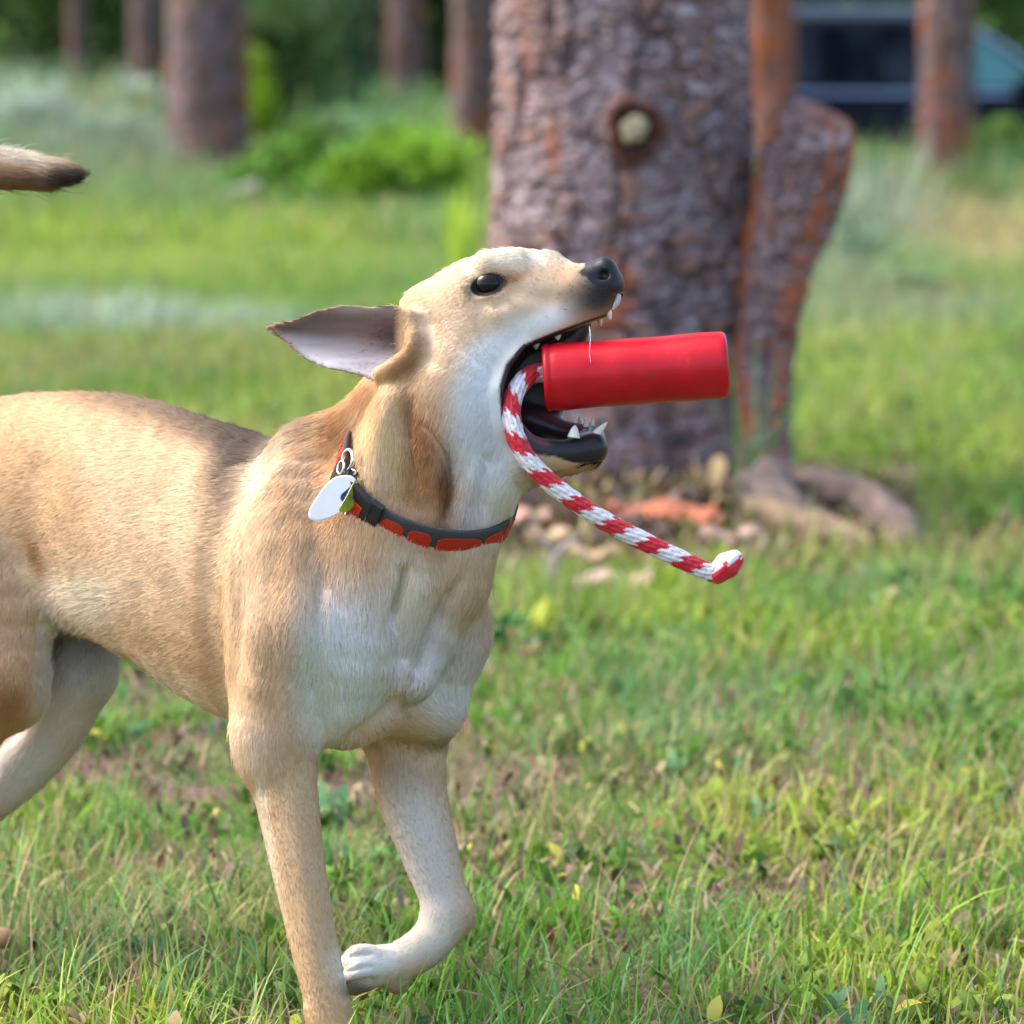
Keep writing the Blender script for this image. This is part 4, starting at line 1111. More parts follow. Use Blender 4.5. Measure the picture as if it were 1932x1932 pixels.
BV = BV0 * hw_ + BVs * (1 - hw_)
BN = vertex_normals(BV, BQ)
# camera axes (x right, y DOWN, z away) are right-handed, so outward normals carry over
test = BN[np.argmin(BV[:, 2])]
if test[2] > 0: BQ = BQ[:, ::-1]; BN = -BN

UVX = lambda P: (P[:, 0] / (1 + P[:, 2] / F) + 966, P[:, 1] / (1 + P[:, 2] / F) + 966)
def uv_of(P):
    s = 1 + P[:, 2] / F
    return P[:, 0] / s + 966, P[:, 1] / s + 966

# ---- folds, furrows and ridges of skin and muscle: (points, width, depth inwards, nearest w, farthest w)
FOLDS = [
    ([(560, 835), (470, 905), (418, 1010), (405, 1150), (418, 1280), (443, 1370)], 26, 13, -900, 400),
    ([(600, 835), (510, 905), (455, 1010), (440, 1160), (448, 1290)], 16, -7, -900, 300),
    ([(540, 960), (515, 1090), (512, 1250), (530, 1390)], 18, 4, -900, 200),
    ([(575, 960), (560, 1100), (562, 1330)], 18, -3, -900, 200),
    ([(612, 1060), (600, 1180), (590, 1330)], 14, 6, -900, 100),
    ([(770, 1050), (758, 1110), (738, 1185)], 11, 22, -900, 100),
    ([(878, 1075), (835, 1150), (800, 1230), (782, 1290)], 13, 20, -900, 100),
    ([(800, 1075), (785, 1160), (768, 1240)], 18, -8, -900, 100),
    ([(775, 1296), (735, 1336), (690, 1372), (645, 1405)], 12, 15, -900, 100),
    ([(742, 725), (722, 800), (712, 880), (715, 950)], 22, -13, -900, 60),
    ([(780, 735), (772, 800), (778, 860), (790, 930)], 10, 10, -900, 60),
    ([(690, 770), (672, 840), (665, 900)], 12, 5, -900, 60),
    ([(800, 790), (842, 850), (856, 920), (838, 990)], 9, 12, -900, 60),
    ([(930, 840), (915, 900), (918, 980)], 14, 8, -900, 60),
    ([(900, 860), (880, 930), (870, 990)], 12, -6, -900, 60),
    ([(120, 800), (80, 900), (70, 1000), (95, 1080), (130, 1140)], 30, 10, 0, 470),
    ([(345, 860), (330, 1000), (350, 1200)], 26, 4, 0, 500),
    ([(290, 900), (275, 1020), (290, 1180)], 26, 4, 0, 500),
    ([(712, 1796), (680, 1800), (646, 1806)], 5, 7, -200, 300),
    ([(712, 1820), (680, 1826), (642, 1834)], 5, 7, -200, 300),
    ([(712, 1846), (680, 1852), (648, 1858)], 5, 7, -200, 300),
    ([(905, 570), (935, 578), (965, 565)], 12, 4, -900, 0),
    ([(960, 545), (1010, 560), (1060, 560)], 16, 4, -900, 0),
    ([(995, 655), (950, 700), (935, 760)], 12, -4, -900, 0),
    ([(1000, 690), (930, 700)], 2, 0, -900, 0),
    ([(800, 590), (812, 640), (806, 700)], 16, 7, -900, 0),
    ([(600, 1560), (640, 1850)], 14, 4, -900, 100),
    ([(545, 1480), (600, 1850)], 14, -3, -900, 100),
    ([(15, 1410), (60, 1330), (85, 1280)], 12, 9, 470, 900),
]
def fold_push(P):
    uu, vv = uv_of(P); out = np.zeros(len(P))
    for pts, wd, dp, w0, w1 in FOLDS:
        if not dp: continue
        C_ = cr_spline(np.array(pts, float), 4)
        best = np.full(len(P), 1e9); tb = np.zeros(len(P)); nseg = len(C_) - 1
        for i_, (a, b) in enumerate(zip(C_[:-1], C_[1:])):
            e = b - a; tt = np.clip(((uu - a[0]) * e[0] + (vv - a[1]) * e[1]) / (e @ e), 0, 1)
            dd = (uu - a[0] - e[0] * tt) ** 2 + (vv - a[1] - e[1] * tt) ** 2
            m_ = dd < best; best[m_] = dd[m_]; tb[m_] = ((i_ + tt) / nseg)[m_]
        fade = np.clip(np.minimum(tb, 1 - tb) * 5, 0, 1); fade = 0.1 + 0.9 * fade
        out += dp * fade * np.exp(-best / wd ** 2) * ((P[:, 2] > w0) & (P[:, 2] < w1))
    return out
face = np.clip(-BN[:, 2] * 2 + 0.3, 0, 1)
BV = BV - BN * (fold_push(BV) * face)[:, None]
BN = vertex_normals(BV, BQ)
BNs = relax(BN, BQ, 2, 0.5); BNs /= np.linalg.norm(BNs, axis=1, keepdims=True)
BN = BN * hw_ + BNs * (1 - hw_); BN /= np.linalg.norm(BN, axis=1, keepdims=True)

# ---- flow field of the coat
ADDS = []
for m_, p_, k_ in OPS:
    if m_ == '+': ADDS += p_.seg if isinstance(p_, Chain) else [p_]
def flow_at(P):
    out = np.zeros((len(P), 3)); wt = np.zeros(len(P))
    for p in ADDS:
        lo, hi = p.bbox(45)
        m = ((P > lo) & (P < hi)).all(1)
        if not m.any(): continue
        d = p.d(P[m, 0], P[m, 1], P[m, 2])
        w = np.exp(-np.maximum(d, 0) / 12.0)
        out[m] += w[:, None] * p.flow; wt[m] += w
    out[wt == 0] = (0, 1, 0)
    return out

# ---- coat colours, with the shade on the far thigh painted in
TAN = (0.64, 0.415, 0.235); TAN_L = (0.76, 0.57, 0.385); CREAM = (0.80, 0.69, 0.54); WHITE = (0.84, 0.82, 0.79)
RUST = (0.32, 0.125, 0.04); GREY = (0.17, 0.14, 0.125); DARK = (0.035, 0.028, 0.025); BLACK = (0.008, 0.008, 0.009)
PALE = (0.72, 0.69, 0.67)
BL = [  # u, v, ru, rv, angle, colour, strength, wmin, wmax
    (250, 1000, 260, 200, 0, TAN_L, 0.8, -900, 900),
    (170, 1130, 70, 60, 0, CREAM, 0.8, -900, 470),
    (40, 960, 90, 120, 0, TAN, 0.7, -900, 900),
    (130, 930, 45, 130, -25, TAN, 0.6, -900, 900),
    (74, 1052, 13, 42, -18, RUST, 0.7, -900, 470),
    (10, 1320, 45, 45, 0, RUST, 0.75, -900, 470),
    (90, 1240, 25, 120, 5, PALE, 0.8, -900, 470),
    (330, 1330, 220, 60, 25, CREAM, 0.6, -900, 900),
    (420, 1180, 50, 200, 0, TAN, 0.5, -900, 900),
    # grey saddle along the spine and behind the shoulder
    (290, 752, 230, 40, 8, (0.12, 0.095, 0.08), 0.75, -900, 900),
    (425, 812, 120, 46, 14, (0.065, 0.055, 0.05), 0.85, -900, 900),
    (520, 806, 100, 36, -8, (0.05, 0.042, 0.04), 0.95, -900, 900),
    (448, 880, 52, 85, 22, (0.085, 0.07, 0.06), 0.88, 0, 900),
    (40, 745, 120, 22, -5, TAN, 0.6, -900, 900),
    # shoulder
    (480, 1050, 45, 260, 0, TAN_L, 0.7, -900, 60),
    (560, 1000, 80, 160, 0, TAN, 0.55, -900, 60),
    (600, 860, 70, 50, -40, TAN, 0.6, -900, 300),
    (645, 800, 36, 60, 10, (0.24, 0.125, 0.06), 0.8, -900, 300),
    (630, 830, 20, 60, 10, RUST, 0.45, -900, 300),
    # breast
    (650, 1230, 95, 130, 0, WHITE, 0.95, -900, 300),
    (760, 1200, 80, 120, 0, PALE, 0.8, -900, 300),
    (860, 1280, 80, 130, 0, PALE, 0.85, -900, 300),
    (635, 1300, 70, 110, 0, WHITE, 0.9, -900, 300),
    (700, 1380, 70, 30, -25, TAN, 0.6, -900, 300),
    (880, 1080, 50, 90, 0, TAN_L, 0.7, -900, 300),
    (770, 1100, 50, 80, 0, CREAM, 0.7, -900, 300),
    # neck
    (724, 835, 38, 110, -3, (0.82, 0.57, 0.31), 0.97, -900, 300),
    (700, 900, 40, 60, 0, TAN_L, 0.7, -900, 300),
    (802, 905, 46, 95, -10, (0.42, 0.21, 0.085), 0.95, -900, 300),
    (785, 790, 22, 75, -22, RUST, 0.75, -900, 300),
    (842, 915, 16, 84, 6, (0.20, 0.075, 0.025), 0.95, -900, 300),
    (790, 960, 50, 30, 10, TAN, 0.8, -900, 300),
    (690, 745, 30, 30, 0, RUST, 0.6, -900, 300),
    (940, 860, 62, 120, 0, WHITE, 0.9, -900, 300),
    (905, 790, 55, 100, 0, WHITE, 0.9, -900, 300),
    (960, 960, 50, 70, 0, CREAM, 0.85, -900, 300),
    (890, 970, 30, 50, 0, PALE, 0.7, -900, 300),
    # face
    (870, 520, 120, 46, -20, (0.74, 0.56, 0.36), 0.9, -900, 300),
    (985, 484, 100, 22, 0, CREAM, 0.9, -900, 300),
    (940, 590, 90, 30, -8, TAN_L, 0.8, -900, 300),
    (900, 610, 45, 20, -8, TAN, 0.35, -900, 300),
    (1010, 540, 50, 24, 0, TAN_L, 0.6, -900, 300),
    (950, 650, 80, 34, -28, WHITE, 0.95, -900, 300),
    (915, 730, 56, 70, 0, WHITE, 0.95, -900, 300),
    (1030, 605, 60, 24, -22, WHITE, 0.9, -900, 300),
    (825, 640, 50, 90, 0, TAN_L, 0.8, -900, 300),
    (778, 665, 26, 40, 20, (0.42, 0.24, 0.11), 0.95, -900, 300),
    (758, 690, 36, 22, -20, RUST, 0.5, -900, 300),
    (1085, 570, 34, 34, 0, GREY, 0.6, -900, 300),
    (1122, 562, 42, 34, -10, DARK, 0.92, -900, 300),
    (1110, 520, 26, 24, 0, GREY, 0.8, -900, 300),
    (960, 527, 34, 10, -12, RUST, 0.8, -900, 0),
    (921, 536, 48, 27, -14, DARK, 0.85, -900, 0),
    (1140, 545, 32, 38, 0, BLACK, 0.9, -900, 300),
    # legs
    (560, 1560, 34, 200, -8, TAN, 0.6, -900, 300),
    (505, 1600, 14, 240, -8, CREAM, 0.5, -900, 300),
    (790, 1620, 60, 200, -12, PALE, 0.8, 0, 300),
    (760, 1430, 60, 70, 0, (0.36, 0.27, 0.20), 0.5, 0, 300),
    (800, 1420, 70, 30, 0, TAN, 0.5, 0, 300),
    (760, 1780, 110, 34, -25, CREAM, 0.9, -200, 300),
    (690, 1815, 60, 50, 0, WHITE, 0.7, -200, 300),
    (150, 1250, 90, 200, 20, PALE, 0.85, 470, 900),
    (40, 1460, 120, 100, 0, PALE, 0.9, 470, 900),
    (718, 1764, 30, 9, -12, GREY, 0.8, -200, 300),
    (672, 1862, 34, 14, 0, DARK, 0.7, -200, 300),
    (618, 1432, 22, 16, 0, DARK, 0.5, -300, 100),
    (560, 880, 26, 70, -30, CREAM, 0.25, -900, 300),
    (505, 880, 22, 90, 38, TAN_L, 0.8, -900, 60),
    (840, 1400, 60, 18, 0, GREY, 0.35, 0, 300),
    (165, 1160, 90, 110, 0, GREY, 0.75, 470, 900),  # shade under the belly, painted into the far thigh's fur
    # tail
    (30, 342, 140, 22, 0, (0.16, 0.10, 0.06), 0.85, 300, 900),
    (120, 338, 60, 26, 0, DARK, 0.97, 300, 900),
    (0, 296, 90, 14, 8, CREAM, 0.9, 300, 900),
]
def coat(P, N=None):
    u, v = uv_of(P)
    c = np.tile(np.array(TAN), (len(P), 1)) * (0.97 + 0.06 * np.sin(u[:, None] * 0.02))
    for (cu, cv, ru, rv, an, colr, st, w0, w1) in BL:
        a = math.radians(an); du = u - cu; dv = v - cv
        x = du * math.cos(a) + dv * math.sin(a); y = -du * math.sin(a) + dv * math.cos(a)
        q = (x / ru) ** 2 + (y / rv) ** 2
        w = st * np.exp(-q ** 1.5 * 0.9) * ((P[:, 2] > w0) & (P[:, 2] < w1))
        c = c + w[:, None] * (np.array(colr) - c)
    return c

EARP = [p for m, p, k in OPS if isinstance(p, Poly) and p.sheet][0]
CAV = [p for m, p, k in OPS if m == '-' and isinstance(p, Poly)][0]
def bare_mask(P, N):
    """share of bare skin (nose leather, lips, mouth lining, eyelids; half bare inside the ear), its colour, and how wet it is"""
    u, v = uv_of(P); n = len(P)
    sk = np.zeros((n, 3)); bare = np.zeros(n); wet = np.zeros(n)
    up = lambda x, w_: np.clip(0.5 + x / w_, 0, 1)          # 1 where x > 0, soft over w_
    def put(m, colr, b_=1.0, w_=1.0):
        nonlocal sk, bare, wet
        m = m[:, None]; sk = sk * (1 - m) + np.asarray(colr) * m
        m = m[:, 0]; bare = bare * (1 - m) + b_ * m; wet = wet * (1 - m) + w_ * m
    dc = CAV.d(P[:, 0], P[:, 1], P[:, 2])
    ins = up(6 - dc, 6) * up(u - 935, 8) * up(1180 - u, 5) * up(900 - v, 4)
    low = up(v - 834 - 0.10 * (1110 - u), 8) * up(N[:, 1] - 0.15, 0.3)
    m = ins * (1 - low)
    cheek = (P[:, 2] > -12) & (u > 965) & (u < 1125) & (v > 600 + 0.2 * (1100 - u)) & (v < 855) & (N[:, 2] < 0.2) & (P[:, 2] < 60)
    m = np.maximum(m, cheek)
    put(m, (0.030, 0.017, 0.020))
    put(m * up(v - 775, 20) * up(-0.4 - N[:, 1], 0.3), (0.12, 0.05, 0.055))
    lip = up(u - 1036, 16) * up(1150 - u, 5) * up(v - 820, 5) * up(873 - 0.0042 * (u - 1105) ** 2 - v, 7) * up(0.8 - N[:, 1], 0.25) * (P[:, 2] < -20)
    put(lip, (0.016, 0.014, 0.016), 1.0, 0.8)
    nose = up(1.0 - ((u - 1138) / 35.0) ** 2 - ((v - 508) / 31.0) ** 2, 0.25)
    nose = np.maximum(nose, up(u - 1150, 6) * up(v - 500, 5) * up(550 - v, 8))
    nose = np.maximum(nose, up(1 - ((u - 1110) / 16.0) ** 2 - ((v - 514) / 8.0) ** 2, 0.5))
    put(nose, (0.010, 0.010, 0.012), 1.0, 0.7)
    dx = (u - 921) * math.cos(-0.25) + (v - 537) * math.sin(-0.25); dy = -(u - 921) * math.sin(-0.25) + (v - 537) * math.cos(-0.25)
    eye = up(1.0 - ((dx - 1) / 34.0) ** 2 - (dy / 20.5) ** 2, 0.35) * ((P[:, 2] < -60) | (P[:, 2] > 20))
    put(eye, (0.007, 0.005, 0.005), 1.0, 0.0)
    de = EARP.d(P[:, 0], P[:, 1], P[:, 2]); d2 = EARP.d2(P[:, 0], P[:, 1])
    inner = up(7 - np.abs(de), 4) * up(748 - u, 16) * up(-N[:, 2] - 0.1, 0.2) * up(u - 505, 8)
    t_ = np.clip((u - 560) / 190, 0, 1)[:, None]; g = np.clip((v - 630 - 0.12 * (u - 640)) / 55, 0, 1)[:, None]
    cc = np.array((0.14, 0.105, 0.09)) * (1 - t_) + np.array((0.19, 0.105, 0.095)) * t_
    cc = cc * (1 - g) + g * np.array((0.56, 0.51, 0.51))
    tp = (np.clip((602 - v) / 20, 0, 1) * np.clip((u - 600) / 60, 0, 1))[:, None]
    cc = cc * (1 - tp) + np.array((0.36, 0.33, 0.32)) * tp
    canal = np.exp(-(((u - 738) / 30) ** 2 + ((v - 636) / 30) ** 2))[:, None]
    cc = cc * (1 - 0.6 * canal)
    tipb = np.clip((575 - u) / 50, 0, 1)[:, None]; cc = cc * (1 - 0.6 * tipb) + 0.6 * tipb * np.array((0.17, 0.09, 0.06))
    rim = np.exp(-(np.minimum(d2, 0) / 6.0) ** 2)[:, None]; cc = cc * (1 - 0.7 * rim) + 0.7 * rim * np.array((0.30, 0.17, 0.10))
    stre = (0.85 + 0.3 * N1(v / 7.0, u / 60.0))[:, None]
    m = inner[:, None]; sk = sk * (1 - m) + cc * stre * m; bare = bare * (1 - inner) + 0.5 * inner; wet = wet * (1 - inner)
    back = up(7 - np.abs(de), 4) * up(745 - u, 8) * up(u - 495, 4) * (1 - inner) * (bare < 0.3)
    put(back, (0.40, 0.25, 0.14), 0.35, 0.0)
    return bare, sk, wet

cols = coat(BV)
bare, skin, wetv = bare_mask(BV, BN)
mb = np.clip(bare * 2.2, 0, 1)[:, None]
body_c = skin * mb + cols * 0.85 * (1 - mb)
# ---- materials
t = NT('dog_skin')
c = t.attr().outputs['Color']
wet = t.attr('wet').outputs['Fac']
nz = t.noise(900, 3, 0.6, t.pos())
rr = t.n('ShaderNodeMapRange'); t.l(wet, rr.inputs[0]); rr.inputs[3].default_value = 0.75; rr.inputs[4].default_value = 0.28
t.bsdf(c, rr.outputs[0], 0.35, normal=t.bump(nz, 0.25, 0.0006))
M_SKIN = t.m
t = NT('dog_coat')
c = t.attr('tint').outputs['Color']
nn = t.attr('nrm').outputs['Vector']
d = t.n('ShaderNodeBsdfDiffuse'); t.l(c, d.inputs[0]); t.l(nn, d.inputs['Normal'])
hr = t.n('ShaderNodeBsdfHair', component='Reflection'); hr.inputs['RoughnessU'].default_value = 0.35; hr.inputs['RoughnessV'].default_value = 0.6
mx = t.mix(c, (0.8, 0.8, 0.8), 0.12); t.l(mx, hr.inputs['Color'])
ms = t.n('ShaderNodeMixShader'); ms.inputs[0].default_value = 0.06
t.l(d.outputs[0], ms.inputs[1]); t.l(hr.outputs[0], ms.inputs[2]); t.l(ms.outputs[0], t.out.inputs[0])
M_COAT = t.m

DOG_BASE = np.array([-0.25, 3.6, 0.0])
dog = thing('dog', 'tan and white short-haired dog running right with a red toy in its open mouth', 'dog', DOG_BASE)
body = mesh_obj('body', to_world(BV) - DOG_BASE, BQ, M_SKIN, dog, cols=body_c)
wa = body.data.attributes.new('wet', 'FLOAT', 'POINT')
wa.data.foreach_set('value', wetv.astype(np.float32))

# ---- coat strands
def hair(name, P, Nn, length, lift, colr, parent, seed=1, rad=0.00030, curl=0.1, npt=4, flow=None):
    r = np.random.default_rng(seed)
    n = len(P)
    fl = flow_at(P) if flow is None else flow
    fl = fl - (fl * Nn).sum(1)[:, None] * Nn
    fl /= np.maximum(np.linalg.norm(fl, axis=1, keepdims=True), 1e-6)
    side = np.cross(Nn, fl)
    u, v = uv_of(P)
    wav = (fbm(N1, P[:, 0] / 34 + 50, (P[:, 1] + P[:, 2]) / 34 + 50, 2) - 0.5) * 0.6
    fl = fl + side * (wav[:, None] + curl * r.normal(size=(n, 1)))
    fl /= np.linalg.norm(fl, axis=1, keepdims=True)
    up = lift * (0.7 + 0.6 * r.random(n))
    pts = np.zeros((n, npt, 3)); pts[:, 0] = P - Nn * 1.0
    for i in range(1, npt):
        tt = i / (npt - 1)
        d = fl + Nn * (up * (1.25 - 1.1 * tt))[:, None]
        d /= np.linalg.norm(d, axis=1, keepdims=True)
        pts[:, i] = pts[:, i - 1] + d * (length / (npt - 1))[:, None]
    W = (to_world(pts.reshape(-1, 3)) - DOG_BASE).astype(np.float32)
    hc = bpy.data.hair_curves.new(name)
    hc.add_curves([npt] * n)
    hc.attributes['position'].data.foreach_set('vector', W.ravel())
    ra = hc.attributes.get('radius') or hc.attributes.new('radius', 'FLOAT', 'POINT')
    prof = np.linspace(1, 0.25, npt)
    ra.data.foreach_set('value', (rad * np.tile(prof, n) * np.repeat(0.8 + 0.4 * r.random(n), npt)).astype(np.float32))
    ca = hc.attributes.new('tint', 'FLOAT_COLOR', 'CURVE')
    c4 = np.ones((n, 4), np.float32); c4[:, :3] = colr
    ca.data.foreach_set('color', c4.ravel())
    na = hc.attributes.new('nrm', 'FLOAT_VECTOR', 'CURVE')
    nw = Nn + 0.22 * fl + 0.10 * r.normal(size=(n, 3)); nw /= np.linalg.norm(nw, axis=1, keepdims=True)
    na.data.foreach_set('vector', dir_world(nw).astype(np.float32).ravel())
    hc.materials.append(M_COAT)
    o = bpy.data.objects.new(name, hc); COL.objects.link(o); o.parent = parent
    return o

def sample_surface(n, weight):
    r = np.random.default_rng(11)
    a, b, c, d = (BV[BQ[:, i]] for i in range(4))
    ar = np.linalg.norm(np.cross(c - a, d - b), axis=1) * 0.5
    w = ar * weight[BQ].mean(1)
    f = r.choice(len(BQ), n, p=w / w.sum())
    s, t_ = r.random((2, n, 1))
    P = (BV[BQ[f, 0]] * (1 - s) + BV[BQ[f, 1]] * s) * (1 - t_) + (BV[BQ[f, 3]] * (1 - s) + BV[BQ[f, 2]] * s) * t_
    Nn = (BN[BQ[f, 0]] * (1 - s) + BN[BQ[f, 1]] * s) * (1 - t_) + (BN[BQ[f, 3]] * (1 - s) + BN[BQ[f, 2]] * s) * t_
    Nn /= np.maximum(np.linalg.norm(Nn, axis=1, keepdims=True), 1e-6)
    return P, Nn, bare[BQ[f]].max(1), r

U0, V0 = uv_of(BV)
wgt = np.ones(len(BV))
wgt *= np.where(BN[:, 2] < 0.25, 1.0, 0.35)          # fewer on the side turned away
wgt *= np.where((U0 < -30), 0.35, 1.0)
wgt *= np.where((U0 > 780) & (V0 < 900), 1.6, 1.0)   # finer coat on the face
NF = 440000
P, Nn, br, r = sample_surface(NF, wgt)
b2, s2, w2 = bare_mask(P, Nn)
keep = r.random(len(P)) > np.where(b2 > 0.55, 1.0, np.where(b2 > 0.2, 0.35, b2))
P, Nn, br, b2, s2 = P[keep], Nn[keep], b2[keep], b2[keep], s2[keep]
u, v = uv_of(P)
L = np.full(len(P), 20.0)
def reg(cu, cv, ru, rv, val, w0=-900, w1=900):
    global L
    q = np.exp(-(((u - cu) / ru) ** 2 + ((v - cv) / rv) ** 2) ** 2) * ((P[:, 2] > w0) & (P[:, 2] < w1))
    L = L + q * (val - L)
reg(960, 600, 190, 150, 8.0); reg(1080, 560, 120, 90, 6)
reg(560, 1700, 140, 330, 9, -300, 60); reg(790, 1650, 160, 260, 9, -100, 300)
reg(620, 870, 80, 90, 34); reg(740, 900, 70, 110, 27); reg(930, 900, 90, 140, 26)
reg(760, 1200, 160, 200, 24); reg(130, 1140, 110, 60, 44, 0, 560)
reg(90, 1250, 40, 140, 26, 0, 470)
reg(640, 640, 150, 100, 7)
reg(-60, 340, 260, 110, 46, 300, 900)
reg(150, 330, 30, 60, 26, 300, 900)
dcv = CAV.d(P[:, 0], P[:, 1], P[:, 2])
L = np.where((dcv < 26) & (v < 900) & (u > 900), np.minimum(L, 5.0), L)
L *= (0.75 + 0.5 * r.random(len(P)))
lift = np.full(len(P), 0.24)
tl = (P[:, 2] > 300) & (v < 480)
lift[tl] = 0.4 + 0.5 * np.clip(-Nn[tl, 1], 0, 1)
stray = r.random(len(P)) < 0.02
lift[stray] *= 2.0; L[stray] *= 1.35
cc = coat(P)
ear = b2 > 0.25
cc[ear] = s2[ear]
cl = fbm(N2, P[:, 0] / 16 + 90, (P[:, 1] + 0.6 * P[:, 2]) / 16 + 90, 3)
cc = cc * (0.94 + 0.16 * cl)[:, None] * (0.90 + 0.20 * r.random((len(P), 1)))
mz = (u > 1040) & (v > 532) & (v < 640) & (P[:, 2] < 20)
pm = np.clip((u - 1030) / 95.0, 0, 1) * (r.random(len(P)) * 1.3)
cc[mz & (pm > 0.42)] = (0.05, 0.045, 0.045)
# dark guard hairs among the lighter ones on neck and back
gh = (r.random(len(P)) < 0.05) & (u < 700) & (v < 1300) & (br < 0.3)
cc[gh] *= 0.45
cc = np.clip(cc * 1.12, 0.004, 0.88)
FUR_DATA = (P, Nn, L, lift, cc)
hair('coat', *FUR_DATA, dog, seed=5)['kind'] = 'stuff'

# ---- eyes, teeth
def uvsphere(c, r, sc=(1, 1, 1), nu=28, nv=18):
    V = []; Fc = []
    for i in range(nv + 1):
        th = math.pi * i / nv
        for j in range(nu):
            ph = 2 * math.pi * j / nu
            V.append((c[0] + r * sc[0] * math.sin(th) * math.cos(ph), c[1] + r * sc[1] * math.cos(th), c[2] + r * sc[2] * math.sin(th) * math.sin(ph)))
    for i in range(nv):
        for j in range(nu):
            Fc.append((i * nu + j, i * nu + (j + 1) % nu, (i + 1) * nu + (j + 1) % nu, (i + 1) * nu + j))
    return np.array(V), np.array(Fc)
t = NT('dog_eye')
p = t.pos('Normal')
t.bsdf((0.010, 0.006, 0.006), 0.12, 0.22, Coat_Weight=0.1, Coat_Roughness=0.05)
M_EYE = t.m
for c in (Q(921, 537, -89), Q(921, 537, 56)):
    V, Fc = uvsphere(c, 25, (1.12, 0.95, 1))
    mesh_obj('eye', to_world(V) - DOG_BASE, Fc, M_EYE, dog)
M_TOOTH = simple_mat('tooth_enamel', (0.72, 0.68, 0.58), 0.25, 0.5, nscale=300, var=0.08)
def cone_tooth(base, tip, r, bend=(0, 0, 0), n=14, rings=7, flat=0.75):
    base = np.array(base, float); tip = np.array(tip, float); ax_ = tip - base
    a = ax_ / np.linalg.norm(ax_); s1 = np.cross(a, (0, 0, 1)); s1 /= np.linalg.norm(s1); s2 = np.cross(a, s1)
    V = []; Fc = []
    for i in range(rings + 1):
        tt = i / rings
        rr = r * math.sqrt(max(0, 1 - tt ** 1.6)) * (1 - 0.25 * tt) if i < rings else 0.3
        c = base + ax_ * tt + np.array(bend) * math.sin(tt * 1.8)
        for j in range(n):
            p_ = 2 * math.pi * j / n
            V.append(c + s1 * rr * math.cos(p_) + s2 * rr * flat * math.sin(p_))
    for i in range(rings):
        for j in range(n):
            Fc.append((i * n + j, i * n + (j + 1) % n, (i + 1) * n + (j + 1) % n, (i + 1) * n + j))
    return np.array(V), np.array(Fc)
TEETH = [((1118, 826, -66), (1146, 796, -74), 9), ((1082, 826, -92), (1085, 802, -90), 12),
         ((1106, 812, -20), (1104, 790, -20), 7), ((1096, 806, -4), (1093, 785, -2), 7), ((1114, 806, -4), (1119, 787, -6), 7),
         ((1146, 582, -60), (1152, 604, -64), 8), ((1128, 590, -14), (1134, 616, -14), 8),
         ((1060, 812, 12), (1058, 790, 10), 10), ((1010, 640, -60), (1012, 660, -60), 10), ((1050, 626, -62), (1053, 642, -62), 10)]
for b, tp, r_ in TEETH:
    V, Fc = cone_tooth(Q(*b), Q(*tp), r_)
    mesh_obj('tooth', to_world(V) - DOG_BASE, Fc, M_TOOTH, dog)

M_CLAW = simple_mat('claw_horn', (0.05, 0.04, 0.035), 0.35, 0.5, nscale=200)
for b, tp, r_ in [((660, 1812, 14), (640, 1822, 12), 7), ((652, 1832, -12), (632, 1846, -14), 7), ((655, 1848, -26), (640, 1866, -28), 7), ((668, 1862, -12), (655, 1878, -12), 6),
                  ((600, 2003, -206), (592, 2015, -214), 7), ((622, 2004, -232), (616, 2017, -242), 7), ((646, 2004, -234), (644, 2017, -244), 7), ((668, 2003, -210), (670, 2015, -218), 7)]:
    V, Fc = cone_tooth(Q(*b), Q(*tp), r_)
    mesh_obj('claw', to_world(V) - DOG_BASE, Fc, M_CLAW, dog)
# ---- drool
t = NT('drool'); t.bsdf((0.9, 0.92, 0.95), 0.08, 0.8, Transmission_Weight=0.55, IOR=1.33)
M_DROOL = t.m
for pts, rs in ([[(1158, 548, -66), (1166, 560, -68), (1163, 572, -68), (1156, 584, -66)], (2, 6, 6, 2)],
                [[(1112, 616, -90), (1114, 640, -122), (1112, 665, -132), (1115, 686, -134)], (1.3, 0.7, 0.6, 0.5)]):
    pth, q = spline([Q(*p_) for p_ in pts], 18)
    V, Fc = tube(pth, np.interp(np.linspace(0, 1, 18), np.linspace(0, 1, len(rs)), rs), 8)
    mesh_obj('drool', to_world(V) - DOG_BASE, Fc, M_DROOL, dog)

# ------------------------------------------------------------------ the red toy and its rope
TB = to_world(Q(1200, 700, -75)[None])[0]
toy = thing('fetch_toy', 'red rubber cylinder with a red and white rope, gripped in the jaws', 'dog toy', TB)
A, B = Q(1026, 713, -70), Q(1374, 688, -82)
axv = (B - A) / np.linalg.norm(B - A); s1 = np.cross(axv, (0, 0, 1.0)); s1 /= np.linalg.norm(s1); s2 = np.cross(axv, s1)
Lc = np.linalg.norm(B - A); R0 = 63.0
prof = [(8, 0), (8, 14), (4, 14), (0, 16), (0, 46), (0, 57), (1.0, 60.5), (3.0, 62.5), (6, R0 + 0.6), (10, R0 + 0.5), (12.5, R0 - 0.8), (16, R0 - 0.8)]
xs = np.linspace(20, Lc - 16, 40)
prof += [(x, R0 + 0.7 * math.sin(x * 0.05)) for x in xs] + [(Lc - 8, R0 - 1), (Lc - 3.5, R0 - 4), (Lc - 0.5, R0 - 9), (Lc, R0 - 16), (Lc, 20), (Lc, 0.5)]
m = 96; V = []
for x, rr in prof:
    for j in range(m):
        p_ = 2 * math.pi * j / m
        dent = 1 - 0.01 * math.sin(2 * p_ + x * 0.01)
        V.append(A + axv * x + s1 * rr * dent * math.cos(p_) + s2 * rr * dent * math.sin(p_))
V = np.array(V); n = len(prof)
i = np.arange(n - 1)[:, None] * m; j = np.arange(m)[None]; j2 = (j + 1) % m
